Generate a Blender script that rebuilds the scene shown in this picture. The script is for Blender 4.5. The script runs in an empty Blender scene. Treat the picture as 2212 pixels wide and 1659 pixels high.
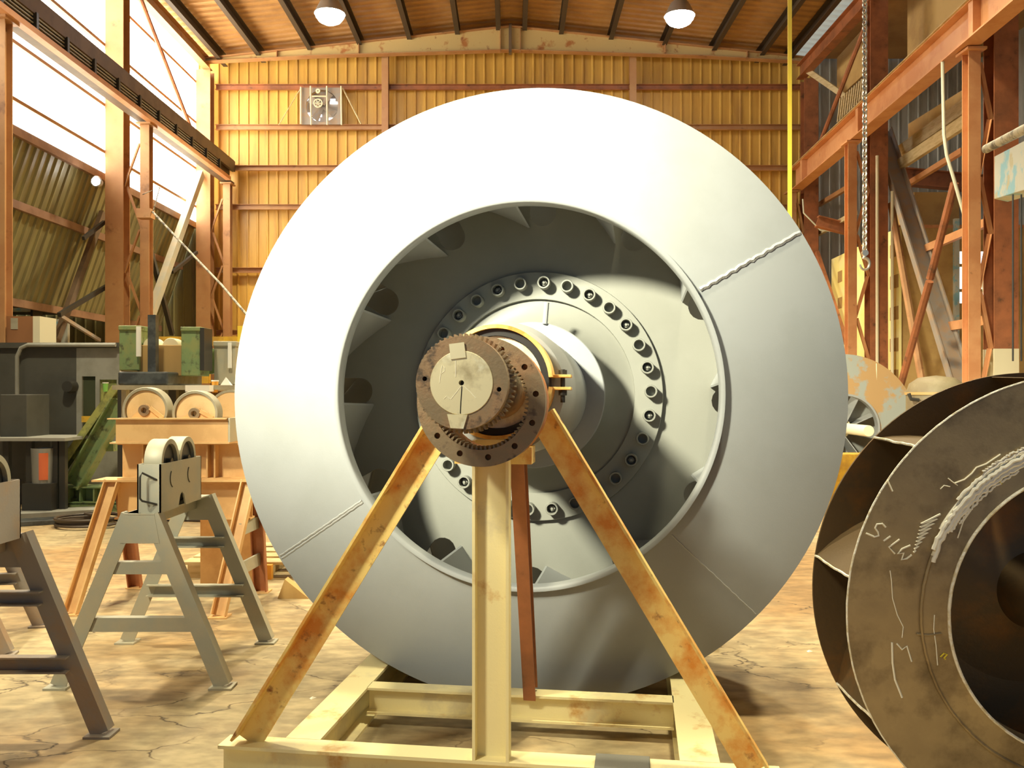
import bpy, math, random
from mathutils import Vector, Matrix
from mathutils.geometry import tessellate_polygon
random.seed(7)
PI = math.pi
sc = bpy.context.scene
COL = sc.collection

# ------------------------------------------------------------------ camera, world, exposure
F, CX, HY, CZ = 1900.0, 1106.0, 845.0, 1.7      # focal length / principal column / horizon row in photo pixels, eye height
cam_d = bpy.data.cameras.new('camera'); cam = bpy.data.objects.new('camera', cam_d); COL.objects.link(cam)
cam.location = (0, 0, CZ); cam.rotation_euler = (PI/2, 0, 0)
cam_d.sensor_width = 36; cam_d.lens = 36*F/2212.0
cam_d.shift_y = (HY-829.5)/2212.0
cam_d.clip_start = .05; cam_d.clip_end = 200
sc.camera = cam
w = bpy.data.worlds.new('world'); sc.world = w; w.use_nodes = True
w.node_tree.nodes['Background'].inputs[0].default_value = (.50, .72, 1.0, 1)
w.node_tree.nodes['Background'].inputs[1].default_value = .30
vs = sc.view_settings
vs.view_transform = 'Standard'; vs.look = 'None'; vs.exposure = 0.0; vs.gamma = 1; vs.use_curve_mapping = False
WIN_STRENGTH = (13.0, 9.0, 4.5, 2.2)
LAMP_ENERGY = 3000
SPOT_ENERGY = 17000

def area_light(name, loc, target, sx, sy, energy, color):
    d = bpy.data.lights.new(name, 'AREA'); d.shape = 'RECTANGLE'; d.size = sx; d.size_y = sy; d.energy = energy; d.color = color
    o = bpy.data.objects.new(name, d); COL.objects.link(o); o.location = loc
    o.rotation_euler = (Vector(target)-Vector(loc)).to_track_quat('-Z', 'Y').to_euler(); return o
def spot_light(name, loc, target, energy, color, angle, blend, size):
    d = bpy.data.lights.new(name, 'SPOT'); d.energy = energy; d.color = color; d.spot_size = math.radians(angle); d.spot_blend = blend; d.shadow_soft_size = size
    o = bpy.data.objects.new(name, d); COL.objects.link(o); o.location = loc
    o.rotation_euler = (Vector(target)-Vector(loc)).to_track_quat('-Z', 'Y').to_euler(); return o
spot_light('overhead_added_light', (-5.4, -.5, 9.0), (-3.7, 6.7, .8), 4200, (1, .92, .64), 33, .8, .35)  # unseen spot added to lift the left trestles and wheel carriage
LAMPS = [(-4.35, 21, 10.7), (4.0, 21, 10.65), (-4.3, 13.5, 10.6), (4.0, 13.5, 10.6), (-4.3, 7.5, 10.6), (4.6, 7.5, 10.6)]
KEY = (-4.6, -0.9, 5.9)
spot_light('added_spot_light', KEY, (-.9, 4.75, 3.2), SPOT_ENERGY, (1, .97, .74), 37, 1.0, .45)  # unseen added key spot; position and cone fitted to the shroud's brightness
spot_light('added_spot_light', (-3.0, .2, 5.6), (.0, 3.45, 1.0), 1300, (1, .95, .70), 28, 1.0, .4)  # unseen spot added to brighten the coupling hub and stand
spot_light('overhead_added_light', (1.6, 3.3, 10.2), (1.6, 2.6, 0), 3600, (1, .92, .62), 52, .8, .35)  # unseen spot from above, added to brighten the front beam and floor

# ------------------------------------------------------------------ helpers
def PY(px, py, Y): return Vector(((px-CX)/F*Y, Y, CZ+(HY-py)/F*Y))
def PX(px, py, X): Y = X*F/(px-CX); return Vector((X, Y, CZ+(HY-py)/F*Y))
def PZ(px, py, z): Y = (CZ-z)*F/(py-HY); return Vector(((px-CX)/F*Y, Y, z))
def T(x=0, y=0, z=0, yaw=0, pitch=0, roll=0):
    return Matrix.Translation((x, y, z)) @ Matrix.Rotation(math.radians(yaw), 4, 'Z') @ Matrix.Rotation(math.radians(pitch), 4, 'X') @ Matrix.Rotation(math.radians(roll), 4, 'Y')
ID = Matrix.Identity(4)
WM = {}
def wm(o): return WM.get(o.name, ID)

class MB:
    def __init__(s, M=ID): s.v = []; s.f = []; s.M = M
    def add(s, vs, fs):
        n = len(s.v); s.v += [s.M @ Vector(p) for p in vs]; s.f += [tuple(i+n for i in f) for f in fs]; return s
    def box(s, x0, x1, y0, y1, z0, z1, M=None):
        c = [Vector((x, y, z)) for z in (z0, z1) for y in (y0, y1) for x in (x0, x1)]
        if M is not None: c = [M @ p for p in c]
        return s.add(c, [(0, 2, 3, 1), (4, 5, 7, 6), (0, 1, 5, 4), (2, 6, 7, 3), (0, 4, 6, 2), (1, 3, 7, 5)])
    def beam(s, p0, p1, prof, up=(0, 0, 1)):
        p0 = Vector(p0); p1 = Vector(p1); d = (p1-p0).normalized(); up = Vector(up)
        side = d.cross(up)
        if side.length < 1e-4: side = d.cross(Vector((0, 1, 0)))
        side.normalize(); u = side.cross(d)
        n = len(prof)
        vs = [p+side*x+u*y for p in (p0, p1) for x, y in prof]
        fs = [tuple(range(n))[::-1], tuple(range(n, 2*n))] + [(i, (i+1) % n, n+(i+1) % n, n+i) for i in range(n)]
        return s.add(vs, fs)
    def tube(s, pts, r, seg=8, r1=None):
        pts = [Vector(p) for p in pts]; n = len(pts); vs = []; fs = []; prev = None
        for i, p in enumerate(pts):
            d = (pts[min(i+1, n-1)]-pts[max(i-1, 0)]).normalized()
            a = d.cross(Vector((0, 0, 1)) if abs(d.z) < .9 else Vector((1, 0, 0))).normalized() if prev is None else (prev-d*prev.dot(d)).normalized()
            prev = a; b = d.cross(a); rr = r if r1 is None else r+(r1-r)*i/(n-1)
            vs += [p+(a*math.cos(t)+b*math.sin(t))*rr for t in [2*PI*k/seg for k in range(seg)]]
        for i in range(n-1):
            for k in range(seg): fs.append((i*seg+k, i*seg+(k+1) % seg, (i+1)*seg+(k+1) % seg, (i+1)*seg+k))
        fs += [tuple(range(seg))[::-1], tuple(range((n-1)*seg, n*seg))]
        return s.add(vs, fs)
    def lathe(s, prof, seg=64, a0=0, a1=2*PI, M=None, closed=True):
        """prof: list of (r, y) closed loop, turned about the local y axis"""
        full = abs(a1-a0-2*PI) < 1e-6; m = seg if full else seg+1; n = len(prof); vs = []; fs = []
        for i in range(m):
            t = a0+(a1-a0)*i/seg; c, q = math.cos(t), math.sin(t)
            for r, y in prof:
                p = Vector((r*c, y, r*q)); vs.append(M @ p if M is not None else p)
        for i in range(seg):
            j = (i+1) % m
            for k in range(n if closed else n-1):
                l = (k+1) % n
                if prof[k][0] < 1e-6 and prof[l][0] < 1e-6: continue
                fs.append((i*n+k, i*n+l, j*n+l, j*n+k))
        if not full: fs += [tuple(range(n))[::-1], tuple(range((m-1)*n, m*n))]
        return s.add(vs, fs)
    def plate(s, outer, holes, t, M=None):
        """flat plate in local xz with holes; front face at y=0, back at y=t"""
        loops = [outer]+holes
        tri = tessellate_polygon([[Vector((x, z, 0)) for x, z in l] for l in loops])
        flat = [p for l in loops for p in l]; n = len(flat)
        vs = [Vector((x, y, z)) for y in (0, t) for x, z in flat]
        if M is not None: vs = [M @ p for p in vs]
        fs = [tuple(a) for a in tri]+[(a+n, c+n, b+n) for a, b, c in tri]
        o = 0
        for l in loops:
            k = len(l)
            for i in range(k): fs.append((o+i, o+(i+1) % k, n+o+(i+1) % k, n+o+i))
            o += k
        return s.add(vs, fs)
    def build(s, name, mat, parent=None, smooth=35, bevel=0, label=None, cat=None, group=None, kind=None):
        me = bpy.data.meshes.new(name); o = bpy.data.objects.new(name, me); COL.objects.link(o)
        if parent is not None:
            W = wm(parent); inv = W.inverted(); vs = [inv @ p for p in s.v]; o.parent = parent; WM[o.name] = W
        else:
            xs = [p.x for p in s.v]; ys = [p.y for p in s.v]; zs = [p.z for p in s.v]
            c = Vector(((min(xs)+max(xs))/2, (min(ys)+max(ys))/2, min(zs)))
            vs = [p-c for p in s.v]; o.location = c; WM[o.name] = Matrix.Translation(c)
        me.from_pydata([tuple(p) for p in vs], [], s.f)
        me.materials.append(mat)
        import bmesh
        bm = bmesh.new(); bm.from_mesh(me); bmesh.ops.remove_doubles(bm, verts=bm.verts, dist=1e-5)
        bmesh.ops.recalc_face_normals(bm, faces=bm.faces); bm.to_mesh(me); bm.free()
        if smooth:
            for p in me.polygons: p.use_smooth = True
            me.set_sharp_from_angle(angle=math.radians(smooth))
        if bevel:
            b = o.modifiers.new('bevel', 'BEVEL'); b.width = bevel; b.segments = 2; b.limit_method = 'ANGLE'; b.angle_limit = math.radians(50)
        tag(o, label, cat, group, kind); return o

def tag(o, label=None, cat=None, group=None, kind=None):
    if label: o['label'] = label
    if cat: o['category'] = cat
    if group: o['group'] = group
    if kind: o['kind'] = kind
    return o
def thing(name, loc, label, cat, group=None, M=None):
    o = bpy.data.objects.new(name, None); COL.objects.link(o); o.empty_display_size = .1
    W = M if M is not None else Matrix.Translation(Vector(loc))
    o.matrix_world = W; WM[o.name] = W.copy(); return tag(o, label, cat, group)
def copy_tree(o, parent=None):
    c = o.copy(); COL.objects.link(c)
    if parent is not None: c.parent = parent
    for ch in [x for x in bpy.data.objects if x.parent == o]: copy_tree(ch, c)
    return c
def relabel(o, label, group=None):
    o['label'] = label
    if group: o['group'] = group
    return o
def Ip(w, h, tf=.02, tw=.02):
    a, b, c = w/2, h/2, tw/2
    return [(-a, -b), (a, -b), (a, -b+tf), (c, -b+tf), (c, b-tf), (a, b-tf), (a, b), (-a, b), (-a, b-tf), (-c, b-tf), (-c, -b+tf), (-a, -b+tf)]
def Bp(w, h): return [(-w/2, -h/2), (w/2, -h/2), (w/2, h/2), (-w/2, h/2)]
def Cp(w, h, t=.012, flip=1):
    """channel: web of height h (y) at x=0, flanges of depth w towards +x*flip"""
    b = h/2; p = [(0, -b), (w, -b), (w, -b+t), (t, -b+t), (t, b-t), (w, b-t), (w, b), (0, b)]
    return [(x*flip, y) for x, y in p] if flip > 0 else [(x*flip, y) for x, y in p][::-1]
def Lp(w, h, t=.012, sx=1, sy=1):
    p = [(0, 0), (w*sx, 0), (w*sx, t*sy), (t*sx, t*sy), (t*sx, h*sy), (0, h*sy)]
    return p
def circle(r, n, cx=0, cz=0, a0=0): return [(cx+r*math.cos(a0+2*PI*k/n), cz+r*math.sin(a0+2*PI*k/n)) for k in range(n)]

# ------------------------------------------------------------------ materials
def mat(name, c, rough=.5, metal=0, c2=None, scale=4, lo=.45, hi=.6, c3=None, s3=15, lo3=.55, hi3=.65, bump=0, bscale=60, emit=None, strength=0, spec=.5, stretch=(1, 1, 1), detail=6):
    m = bpy.data.materials.new(name); m.use_nodes = True; nt = m.node_tree; N = nt.nodes; L = nt.links
    b = N['Principled BSDF']; b.inputs['Base Color'].default_value = (*c, 1); b.inputs['Roughness'].default_value = rough; b.inputs['Metallic'].default_value = metal
    b.inputs['Specular IOR Level'].default_value = spec
    tc = N.new('ShaderNodeTexCoord'); mp = N.new('ShaderNodeMapping'); mp.inputs['Scale'].default_value = stretch; L.new(tc.outputs['Object'], mp.inputs[0])
    def noise(sc_, d=detail):
        n = N.new('ShaderNodeTexNoise'); n.inputs['Scale'].default_value = sc_; n.inputs['Detail'].default_value = d; n.inputs['Roughness'].default_value = .62; L.new(mp.outputs[0], n.inputs['Vector']); return n
    def ramp(src, lo, hi):
        r = N.new('ShaderNodeMapRange'); r.inputs['From Min'].default_value = lo; r.inputs['From Max'].default_value = hi; L.new(src, r.inputs['Value']); return r.outputs[0]
    def mix(fac, a, bb):
        x = N.new('ShaderNodeMix'); x.data_type = 'RGBA'; L.new(fac, x.inputs['Factor'])
        for sock, val in (('A', a), ('B', bb)):
            s_ = [q for q in x.inputs if q.name == sock and q.type == 'RGBA'][0]
            if isinstance(val, tuple): s_.default_value = (*val, 1)
            else: L.new(val, s_)
        return [q for q in x.outputs if q.type == 'RGBA'][0]
    cur = c
    if c2: cur = mix(ramp(noise(scale).outputs['Fac'], lo, hi), cur, c2)
    if c3: cur = mix(ramp(noise(s3).outputs['Fac'], lo3, hi3), cur, c3)
    if not isinstance(cur, tuple): L.new(cur, b.inputs['Base Color'])
    if bump:
        bp = N.new('ShaderNodeBump'); bp.inputs['Strength'].default_value = bump; bp.inputs['Distance'].default_value = .01
        L.new(noise(bscale, 3).outputs['Fac'], bp.inputs['Height']); L.new(bp.outputs[0], b.inputs['Normal'])
    if emit:
        b.inputs['Emission Color'].default_value = (*emit, 1); b.inputs['Emission Strength'].default_value = strength
    return m
M_primer = mat('grey_primer', (.30, .31, .31), .42, bump=.05, bscale=120, c2=(.28, .29, .285), scale=1.5)
M_primer_shade = mat('grey_primer_shade', (.215, .215, .185), .45, bump=.05, bscale=120, c2=(.20, .20, .17), scale=1.5)  # shroud's primer again, darker and olive: interior shade put into the colour
M_primer_in = mat('grey_primer_weld', (.36, .36, .345), .5, bump=.5, bscale=90)
M_steel_face = mat('machined_steel', (.88, .78, .50), .34, .25, c2=(.52, .43, .25), scale=9, lo=.5, hi=.68, c3=(.95, .90, .68), s3=6)
M_steel_old = mat('oiled_steel', (.30, .22, .13), .42, .35, c2=(.40, .24, .13), scale=7, lo=.45, hi=.62, c3=(.13, .095, .065), s3=14, bump=.15, bscale=80)
M_orange = mat('orange_rust_steel', (.55, .20, .05), .6, .1, c2=(.30, .12, .04), scale=8, bump=.2)
M_blackhole = mat('near_black', (.02, .018, .015), .5)  # near-black, for hole bottoms, scribed line and liner
M_cream_rust = mat('cream_paint_rust', (.90, .66, .22), .5, 0, c2=(.74, .30, .045), scale=4.5, lo=.46, hi=.62, c3=(.30, .12, .04), s3=16, lo3=.60, hi3=.72, bump=.15, bscale=60)
M_cream = mat('cream_paint', (.90, .78, .42), .5, 0, c2=(.62, .33, .09), scale=4.0, lo=.58, hi=.70, c3=(.74, .64, .38), s3=3, bump=.1)
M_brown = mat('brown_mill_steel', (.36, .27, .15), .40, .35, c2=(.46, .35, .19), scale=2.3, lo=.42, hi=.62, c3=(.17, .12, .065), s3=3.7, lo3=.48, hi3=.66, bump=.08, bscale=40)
M_brown_dk = mat('rusted_steel_shade', (.13, .085, .04), .5, .3, c2=(.24, .11, .03), scale=3, lo=.52, hi=.7, bump=.15, bscale=40)  # rusty steel; shade inside the inlet is put into the darker base colour
M_bright = mat('ground_bright_steel', (.98, .95, .84), .3, .1, c2=(.75, .66, .45), scale=26, lo=.45, hi=.6, bump=.5, bscale=70)
M_ground_glare = mat('ground_steel_glare', (1.0, .97, .86), .25)  # ground steel; its specular glare is painted in as near-white
M_chalk = mat('chalk_line', (1.0, .96, .80), .7)
M_teal = mat('teal_mark', (.35, .62, .50), .6, c2=(.55, .62, .45), scale=20)
M_yellow = mat('yellow_marker', (.85, .68, .05), .6)
M_trestle = mat('grey_green_paint', (.40, .40, .33), .5, 0, c2=(.46, .42, .31), scale=3, bump=.08)
M_trestle_b = mat('brown_grey_paint', (.30, .27, .24), .5, 0, c2=(.36, .26, .18), scale=4, bump=.08)
M_trestle_o = mat('orange_primer', (.78, .50, .22), .55, 0, c2=(.66, .39, .16), scale=3, bump=.05)
M_green = mat('green_machine_paint', (.20, .29, .13), .45, 0, c2=(.26, .30, .12), scale=5, c3=(.10, .12, .06), s3=9)
M_green_y = mat('yellow_green_paint', (.36, .37, .11), .5, 0, c2=(.20, .22, .08), scale=6)
M_redbrown = mat('red_oxide_steel', (.40, .145, .06), .5, 0, c2=(.26, .10, .045), scale=2.5, lo=.42, hi=.62, c3=(.12, .06, .03), s3=5, lo3=.6, hi3=.72, bump=.1)
M_col = mat('tan_oxide_steel', (.42, .205, .085), .5, 0, c2=(.50, .28, .12), scale=1.2, lo=.4, hi=.65, c3=(.22, .10, .045), s3=3, lo3=.6, hi3=.75)
M_beam_r = mat('orange_oxide_steel', (.66, .33, .15), .5, 0, c2=(.58, .26, .11), scale=1.5, c3=(.28, .12, .05), s3=4, lo3=.66, hi3=.78)
M_beam_l = mat('dark_brown_steel', (.15, .10, .06), .6, 0, c2=(.11, .075, .045), scale=2)
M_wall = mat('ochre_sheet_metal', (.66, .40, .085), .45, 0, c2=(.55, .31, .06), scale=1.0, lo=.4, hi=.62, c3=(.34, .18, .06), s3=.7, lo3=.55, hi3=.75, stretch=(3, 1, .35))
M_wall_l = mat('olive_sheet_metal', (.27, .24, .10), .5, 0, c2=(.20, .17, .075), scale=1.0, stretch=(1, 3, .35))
M_wall_g = mat('galvanised_sheet', (.50, .50, .46), .4, .2, c2=(.40, .40, .36), scale=2, stretch=(3, 3, .5))
M_roof = mat('ochre_roof_sheet', (.50, .28, .10), .5, 0, c2=(.38, .20, .065), scale=1.2, lo=.4, hi=.65)
M_purlin = mat('purlin_shadow', (.06, .04, .022), .6)  # purlins darkened so the shadow bands under the roof sit in their colour
M_girt = mat('brown_girt', (.30, .17, .10), .5, 0, c2=(.22, .12, .07), scale=2)
M_gable = mat('cream_haunch_beam', (.60, .45, .19), .5, 0, c2=(.42, .17, .05), scale=2.0, lo=.56, hi=.66, c3=(.30, .13, .05), s3=4, lo3=.62, hi3=.7)
M_sky = mat('skylight_sheet', (.62, .66, .62), .5, 0, emit=(.85, .95, .9), strength=.25)
M_windows = [mat('daylight_pane', (.9, .9, .88), .5, 0, emit=(1, .93, .74), strength=q) for q in WIN_STRENGTH]
M_window_b = mat('daylight_pane_cool', (.9, .9, .9), .5, 0, emit=(.95, .97, 1), strength=2.2)
M_lens = mat('lamp_lens', (1, 1, 1), .4, 0, emit=(.97, .98, 1), strength=60)
M_lamp = mat('lamp_housing', (.5, .5, .48), .35, .6)
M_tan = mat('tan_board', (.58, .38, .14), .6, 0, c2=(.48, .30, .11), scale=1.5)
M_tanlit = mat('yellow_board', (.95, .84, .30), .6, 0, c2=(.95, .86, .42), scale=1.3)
M_brownsq = mat('brown_patch', (.42, .27, .10), .6)
M_wood = mat('raw_timber', (.62, .50, .28), .7, 0, c2=(.50, .38, .19), scale=3, stretch=(1, 1, 6))
M_bluegrey = mat('blue_grey_paint', (.58, .62, .58), .5, 0, c2=(.28, .55, .68), scale=3.2, lo=.55, hi=.6, c3=(.52, .50, .36), s3=4.5, lo3=.58, hi3=.64)
M_rope = mat('stained_bar', (.46, .42, .32), .6, 0, c2=(.10, .09, .08), scale=9, lo=.48, hi=.6)
M_yelpipe = mat('yellow_webbing', (.85, .62, .06), .45)
M_chain = mat('steel_chain', (.62, .58, .50), .28, .9)
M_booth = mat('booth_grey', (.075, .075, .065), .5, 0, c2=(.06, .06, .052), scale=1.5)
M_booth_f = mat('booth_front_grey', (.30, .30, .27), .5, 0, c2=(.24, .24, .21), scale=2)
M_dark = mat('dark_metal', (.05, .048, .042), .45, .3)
M_black = mat('black_paint', (.02, .02, .022), .4)
M_table = mat('oily_table_steel', (.055, .06, .062), .3, .15, c2=(.10, .11, .11), scale=6)
M_glassy = mat('booth_glass', (.06, .07, .04), .1)
M_yelpaint = mat('machine_yellow', (.70, .42, .04), .5, 0, c2=(.50, .28, .04), scale=4)
M_card = mat('brown_cardboard', (.30, .13, .05), .7)
M_cream2 = mat('cream_board', (.72, .66, .46), .6)
M_white = mat('white_paper', (.85, .85, .80), .7)
M_cup = mat('orange_cup', (.85, .40, .05), .5)
M_can = mat('green_can', (.25, .55, .12), .4)
M_redm = mat('red_bucket_label', (.70, .16, .06), .5)
M_bucket = mat('grey_bucket', (.30, .31, .30), .35, .4)
M_rubber = mat('grey_rubber_mat', (.17, .16, .13), .75, bump=.2)
M_cable = mat('dark_cable', (.07, .05, .035), .5)
M_hose = mat('white_hose', (.72, .76, .62), .5)
M_drum = mat('dusty_wheel_steel', (.40, .37, .27), .5, .1, c2=(.34, .31, .22), scale=5)
M_dust = mat('dusty_drum_paint', (.22, .18, .10), .6, 0, c2=(.17, .13, .07), scale=3)
M_disc = mat('wheel_orange_face', (.86, .60, .30), .55, 0, c2=(.76, .50, .22), scale=4)
M_smallfan = mat('weathered_shroud', (.30, .32, .29), .5, 0, c2=(.40, .25, .11), scale=1.3, lo=.5, hi=.54)

def floor_mat():
    m = mat('stained_concrete', (.43, .34, .19), .62, 0, c2=(.36, .22, .09), scale=.55, lo=.42, hi=.62, c3=(.22, .15, .08), s3=1.4, lo3=.56, hi3=.78, bump=0)
    nt = m.node_tree; N = nt.nodes; L = nt.links; b = N['Principled BSDF']
    src = b.inputs['Base Color'].links[0].from_socket
    tc = N.new('ShaderNodeTexCoord'); mp = N.new('ShaderNodeMapping'); mp.inputs['Scale'].default_value = (1, 1.9, 1); L.new(tc.outputs['Object'], mp.inputs[0])
    nz = N.new('ShaderNodeTexNoise'); nz.inputs['Scale'].default_value = 2.4; nz.inputs['Detail'].default_value = 5; L.new(mp.outputs[0], nz.inputs['Vector'])
    va = N.new('ShaderNodeVectorMath'); va.operation = 'MULTIPLY_ADD'; va.inputs[1].default_value = (.55, .55, .55); L.new(nz.outputs['Color'], va.inputs[0]); L.new(mp.outputs[0], va.inputs[2])
    vo = N.new('ShaderNodeTexVoronoi'); vo.feature = 'DISTANCE_TO_EDGE'; vo.inputs['Scale'].default_value = 1.5; L.new(va.outputs[0], vo.inputs['Vector'])
    r = N.new('ShaderNodeMapRange'); r.inputs['From Min'].default_value = .0; r.inputs['From Max'].default_value = .018; r.inputs['To Min'].default_value = 1; r.inputs['To Max'].default_value = 0; L.new(vo.outputs['Distance'], r.inputs['Value'])
    n2 = N.new('ShaderNodeTexNoise'); n2.inputs['Scale'].default_value = 1.7; L.new(tc.outputs['Object'], n2.inputs['Vector'])
    r2 = N.new('ShaderNodeMapRange'); r2.inputs['From Min'].default_value = .48; r2.inputs['From Max'].default_value = .62; L.new(n2.outputs['Fac'], r2.inputs['Value'])
    mu = N.new('ShaderNodeMath'); mu.operation = 'MULTIPLY'; L.new(r.outputs[0], mu.inputs[0]); L.new(r2.outputs[0], mu.inputs[1])
    # fine mottling
    n3 = N.new('ShaderNodeTexNoise'); n3.inputs['Scale'].default_value = 7; n3.inputs['Detail'].default_value = 8; L.new(mp.outputs[0], n3.inputs['Vector'])
    r3 = N.new('ShaderNodeMapRange'); r3.inputs['From Min'].default_value = .35; r3.inputs['From Max'].default_value = .7; r3.inputs['To Min'].default_value = .72; r3.inputs['To Max'].default_value = 1.25; L.new(n3.outputs['Fac'], r3.inputs['Value'])
    vm = N.new('ShaderNodeVectorMath'); vm.operation = 'SCALE'; L.new(src, vm.inputs[0]); L.new(r3.outputs[0], vm.inputs['Scale'])
    x = N.new('ShaderNodeMix'); x.data_type = 'RGBA'; L.new(mu.outputs[0], x.inputs['Factor'])
    A = [q for q in x.inputs if q.name == 'A' and q.type == 'RGBA'][0]; B = [q for q in x.inputs if q.name == 'B' and q.type == 'RGBA'][0]
    L.new(vm.outputs[0], A); B.default_value = (.07, .045, .025, 1)
    L.new([q for q in x.outputs if q.type == 'RGBA'][0], b.inputs['Base Color'])
    bp = N.new('ShaderNodeBump'); bp.inputs['Strength'].default_value = .35; bp.inputs['Distance'].default_value = .02; bp.invert = True
    L.new(mu.outputs[0], bp.inputs['Height']); L.new(bp.outputs[0], b.inputs['Normal'])
    return m
M_floor = floor_mat()

# ------------------------------------------------------------------ building shell
S = 'structure'
MB().box(-16, 16, -9, 27, -.2, 0).build('floor', M_floor, smooth=0, kind=S)
def corr(p0, p1, z0f, z1f, pitch=.285, rib=.035, depth=.03, off=(0, 0, 0), thick=.03):
    """ribbed sheet from p0 to p1 (plan points), front side towards the left of p0->p1; ribs stand up towards the room"""
    p0 = Vector((*p0, 0)); p1 = Vector((*p1, 0)); d = p1-p0; Ln = d.length; d.normalize(); n = Vector((-d.y, d.x, 0))
    ss = [0]; hs = [0]; k = pitch/2
    while k < Ln-rib:
        ss += [k-rib/2-.02, k-rib/2, k+rib/2, k+rib/2+.02]; hs += [0, depth, depth, 0]; k += pitch
    ss.append(Ln); hs.append(0); vs = []; fs = []
    for s_, h in zip(ss, hs):
        a = p0+d*s_+n*h; bk = p0+d*s_-n*thick
        for q, z in ((a, z0f), (a, z1f), (bk, z0f), (bk, z1f)):
            zz, o2 = z(s_) if callable(z) else (z, Vector((0, 0, 0)))
            vs.append(Vector((q.x, q.y, zz))+o2)
    for i in range(len(ss)-1):
        a, b = i*4, i*4+4
        fs += [(a, b, b+1, a+1), (a+2, a+3, b+3, b+2), (a+1, b+1, b+3, a+3), (a, a+2, b+2, b)]
    fs += [(0, 1, 3, 2), (len(vs)-4, len(vs)-2, len(vs)-1, len(vs)-3)]
    return vs, fs
def roof_z(x): return 12.25-.105*abs(x+.05)
# back wall (front face towards -Y)
wb = MB(); wb.add(*corr((8.75, 25.45), (-9.1, 25.45), 0.0, lambda s_: (roof_z(8.75-s_), Vector((0, 0, 0)))))
WB = wb.build('wall_back', M_wall, smooth=0, kind=S)
for i, z in enumerate((10.42, 9.27, 8.1, 6.98, 5.17, 3.38, 1.6)):
    MB().beam((-8.5, 25.28, z), (8.5, 25.28, z), Cp(.10, .15, .012, 1), up=(0, 0, 1)).build('girt', M_redbrown if i < 1 else M_col, parent=WB, smooth=0)
for x in (-3.62, 3.45):
    MB().beam((x, 25.15, 0), (x, 25.15, 11.3), Ip(.19, .2, .015, .012), up=(0, 1, 0)).build('wind_post', M_col, parent=WB, smooth=0)
# annex back walls
MB().add(*corr((14.5, 25.5), (8.75, 25.5), 0.0, 12.0)).build('wall_backright', M_wall_g, smooth=0, kind=S)
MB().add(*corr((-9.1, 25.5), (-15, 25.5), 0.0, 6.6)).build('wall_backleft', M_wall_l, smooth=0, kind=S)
MB().add(*corr((13.5, -8), (13.5, 25.5), 0.0, 11.5, pitch=.4)).build('wall_right', M_wall_g, smooth=0, kind=S)
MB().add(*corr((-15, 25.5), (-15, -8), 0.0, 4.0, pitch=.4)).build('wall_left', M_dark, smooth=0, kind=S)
# leaning lean-to sheeting below the clerestory
m = MB(); vs, fs = corr((-9.12, 25.4), (-9.12, -8), 6.55, lambda s_: (3.5, Vector((-1.05, 0, 0))), pitch=.26, rib=.04, depth=.04)
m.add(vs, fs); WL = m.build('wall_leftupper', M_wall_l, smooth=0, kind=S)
for f_ in (.03, .42, 1.0):
    z = 6.55-3.05*f_; x = -9.12-1.05*f_+.1
    MB().beam((x, -8, z), (x, 25.3, z), Cp(.09, .16, .012, -1)).build('girt', M_girt, parent=WL, smooth=0)
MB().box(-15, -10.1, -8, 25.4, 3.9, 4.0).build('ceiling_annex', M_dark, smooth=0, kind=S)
# roof
def roof_panel(x0, x1, y0, y1):
    m = MB(); n = int((y1-y0)/.3); vs = []; fs = []
    prof = []
    for k in range(n):
        y = y0+k*.3; prof += [(y, 0), (y+.2, 0), (y+.22, .05), (y+.28, .05)]
    prof.append((y1, 0))
    for y, h in prof:
        for x in (x0, x1):
            vs.append((x, y, roof_z(x)-h)); vs.append((x, y, roof_z(x)+.06))
    for i in range(len(prof)-1):
        a, b = i*4, i*4+4
        fs += [(a, b, b+2, a+2), (a+1, a+3, b+3, b+1), (a, a+1, b+1, b), (a+2, b+2, b+3, a+3)]
    return m.add(vs, fs)
mr = roof_panel(-9.1, -.05, -8, 25.4); mr2 = roof_panel(-.05, 8.1, -8, 25.4)
mr.v += mr2.v; n0 = len(mr.v)-len(mr2.v); mr.f += [tuple(i+n0 for i in f) for f in mr2.f]
CE = mr.build('ceiling', M_roof, smooth=0, kind=S)
roof_panel(8.1, 8.95, -8, 25.4).build('window_5', M_sky, smooth=0, kind=S)
m = MB(); m.box(8.95, 13.6, -8, 25.4, 11.3, 11.4); m.build('ceiling_right', M_roof, smooth=0, kind=S)
for x in (-8.3, -7.2, -5.75, -4.35, -2.95, -1.6, -.45, .42, 1.45, 2.85, 4.35, 5.75, 7.1, 7.9):
    MB().beam((x, -8, roof_z(x)-.205), (x, 25.3, roof_z(x)-.205), Cp(.13, .30, .014, 1 if x < 0 else -1)).build('purlin', M_purlin, parent=CE, smooth=0)
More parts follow.
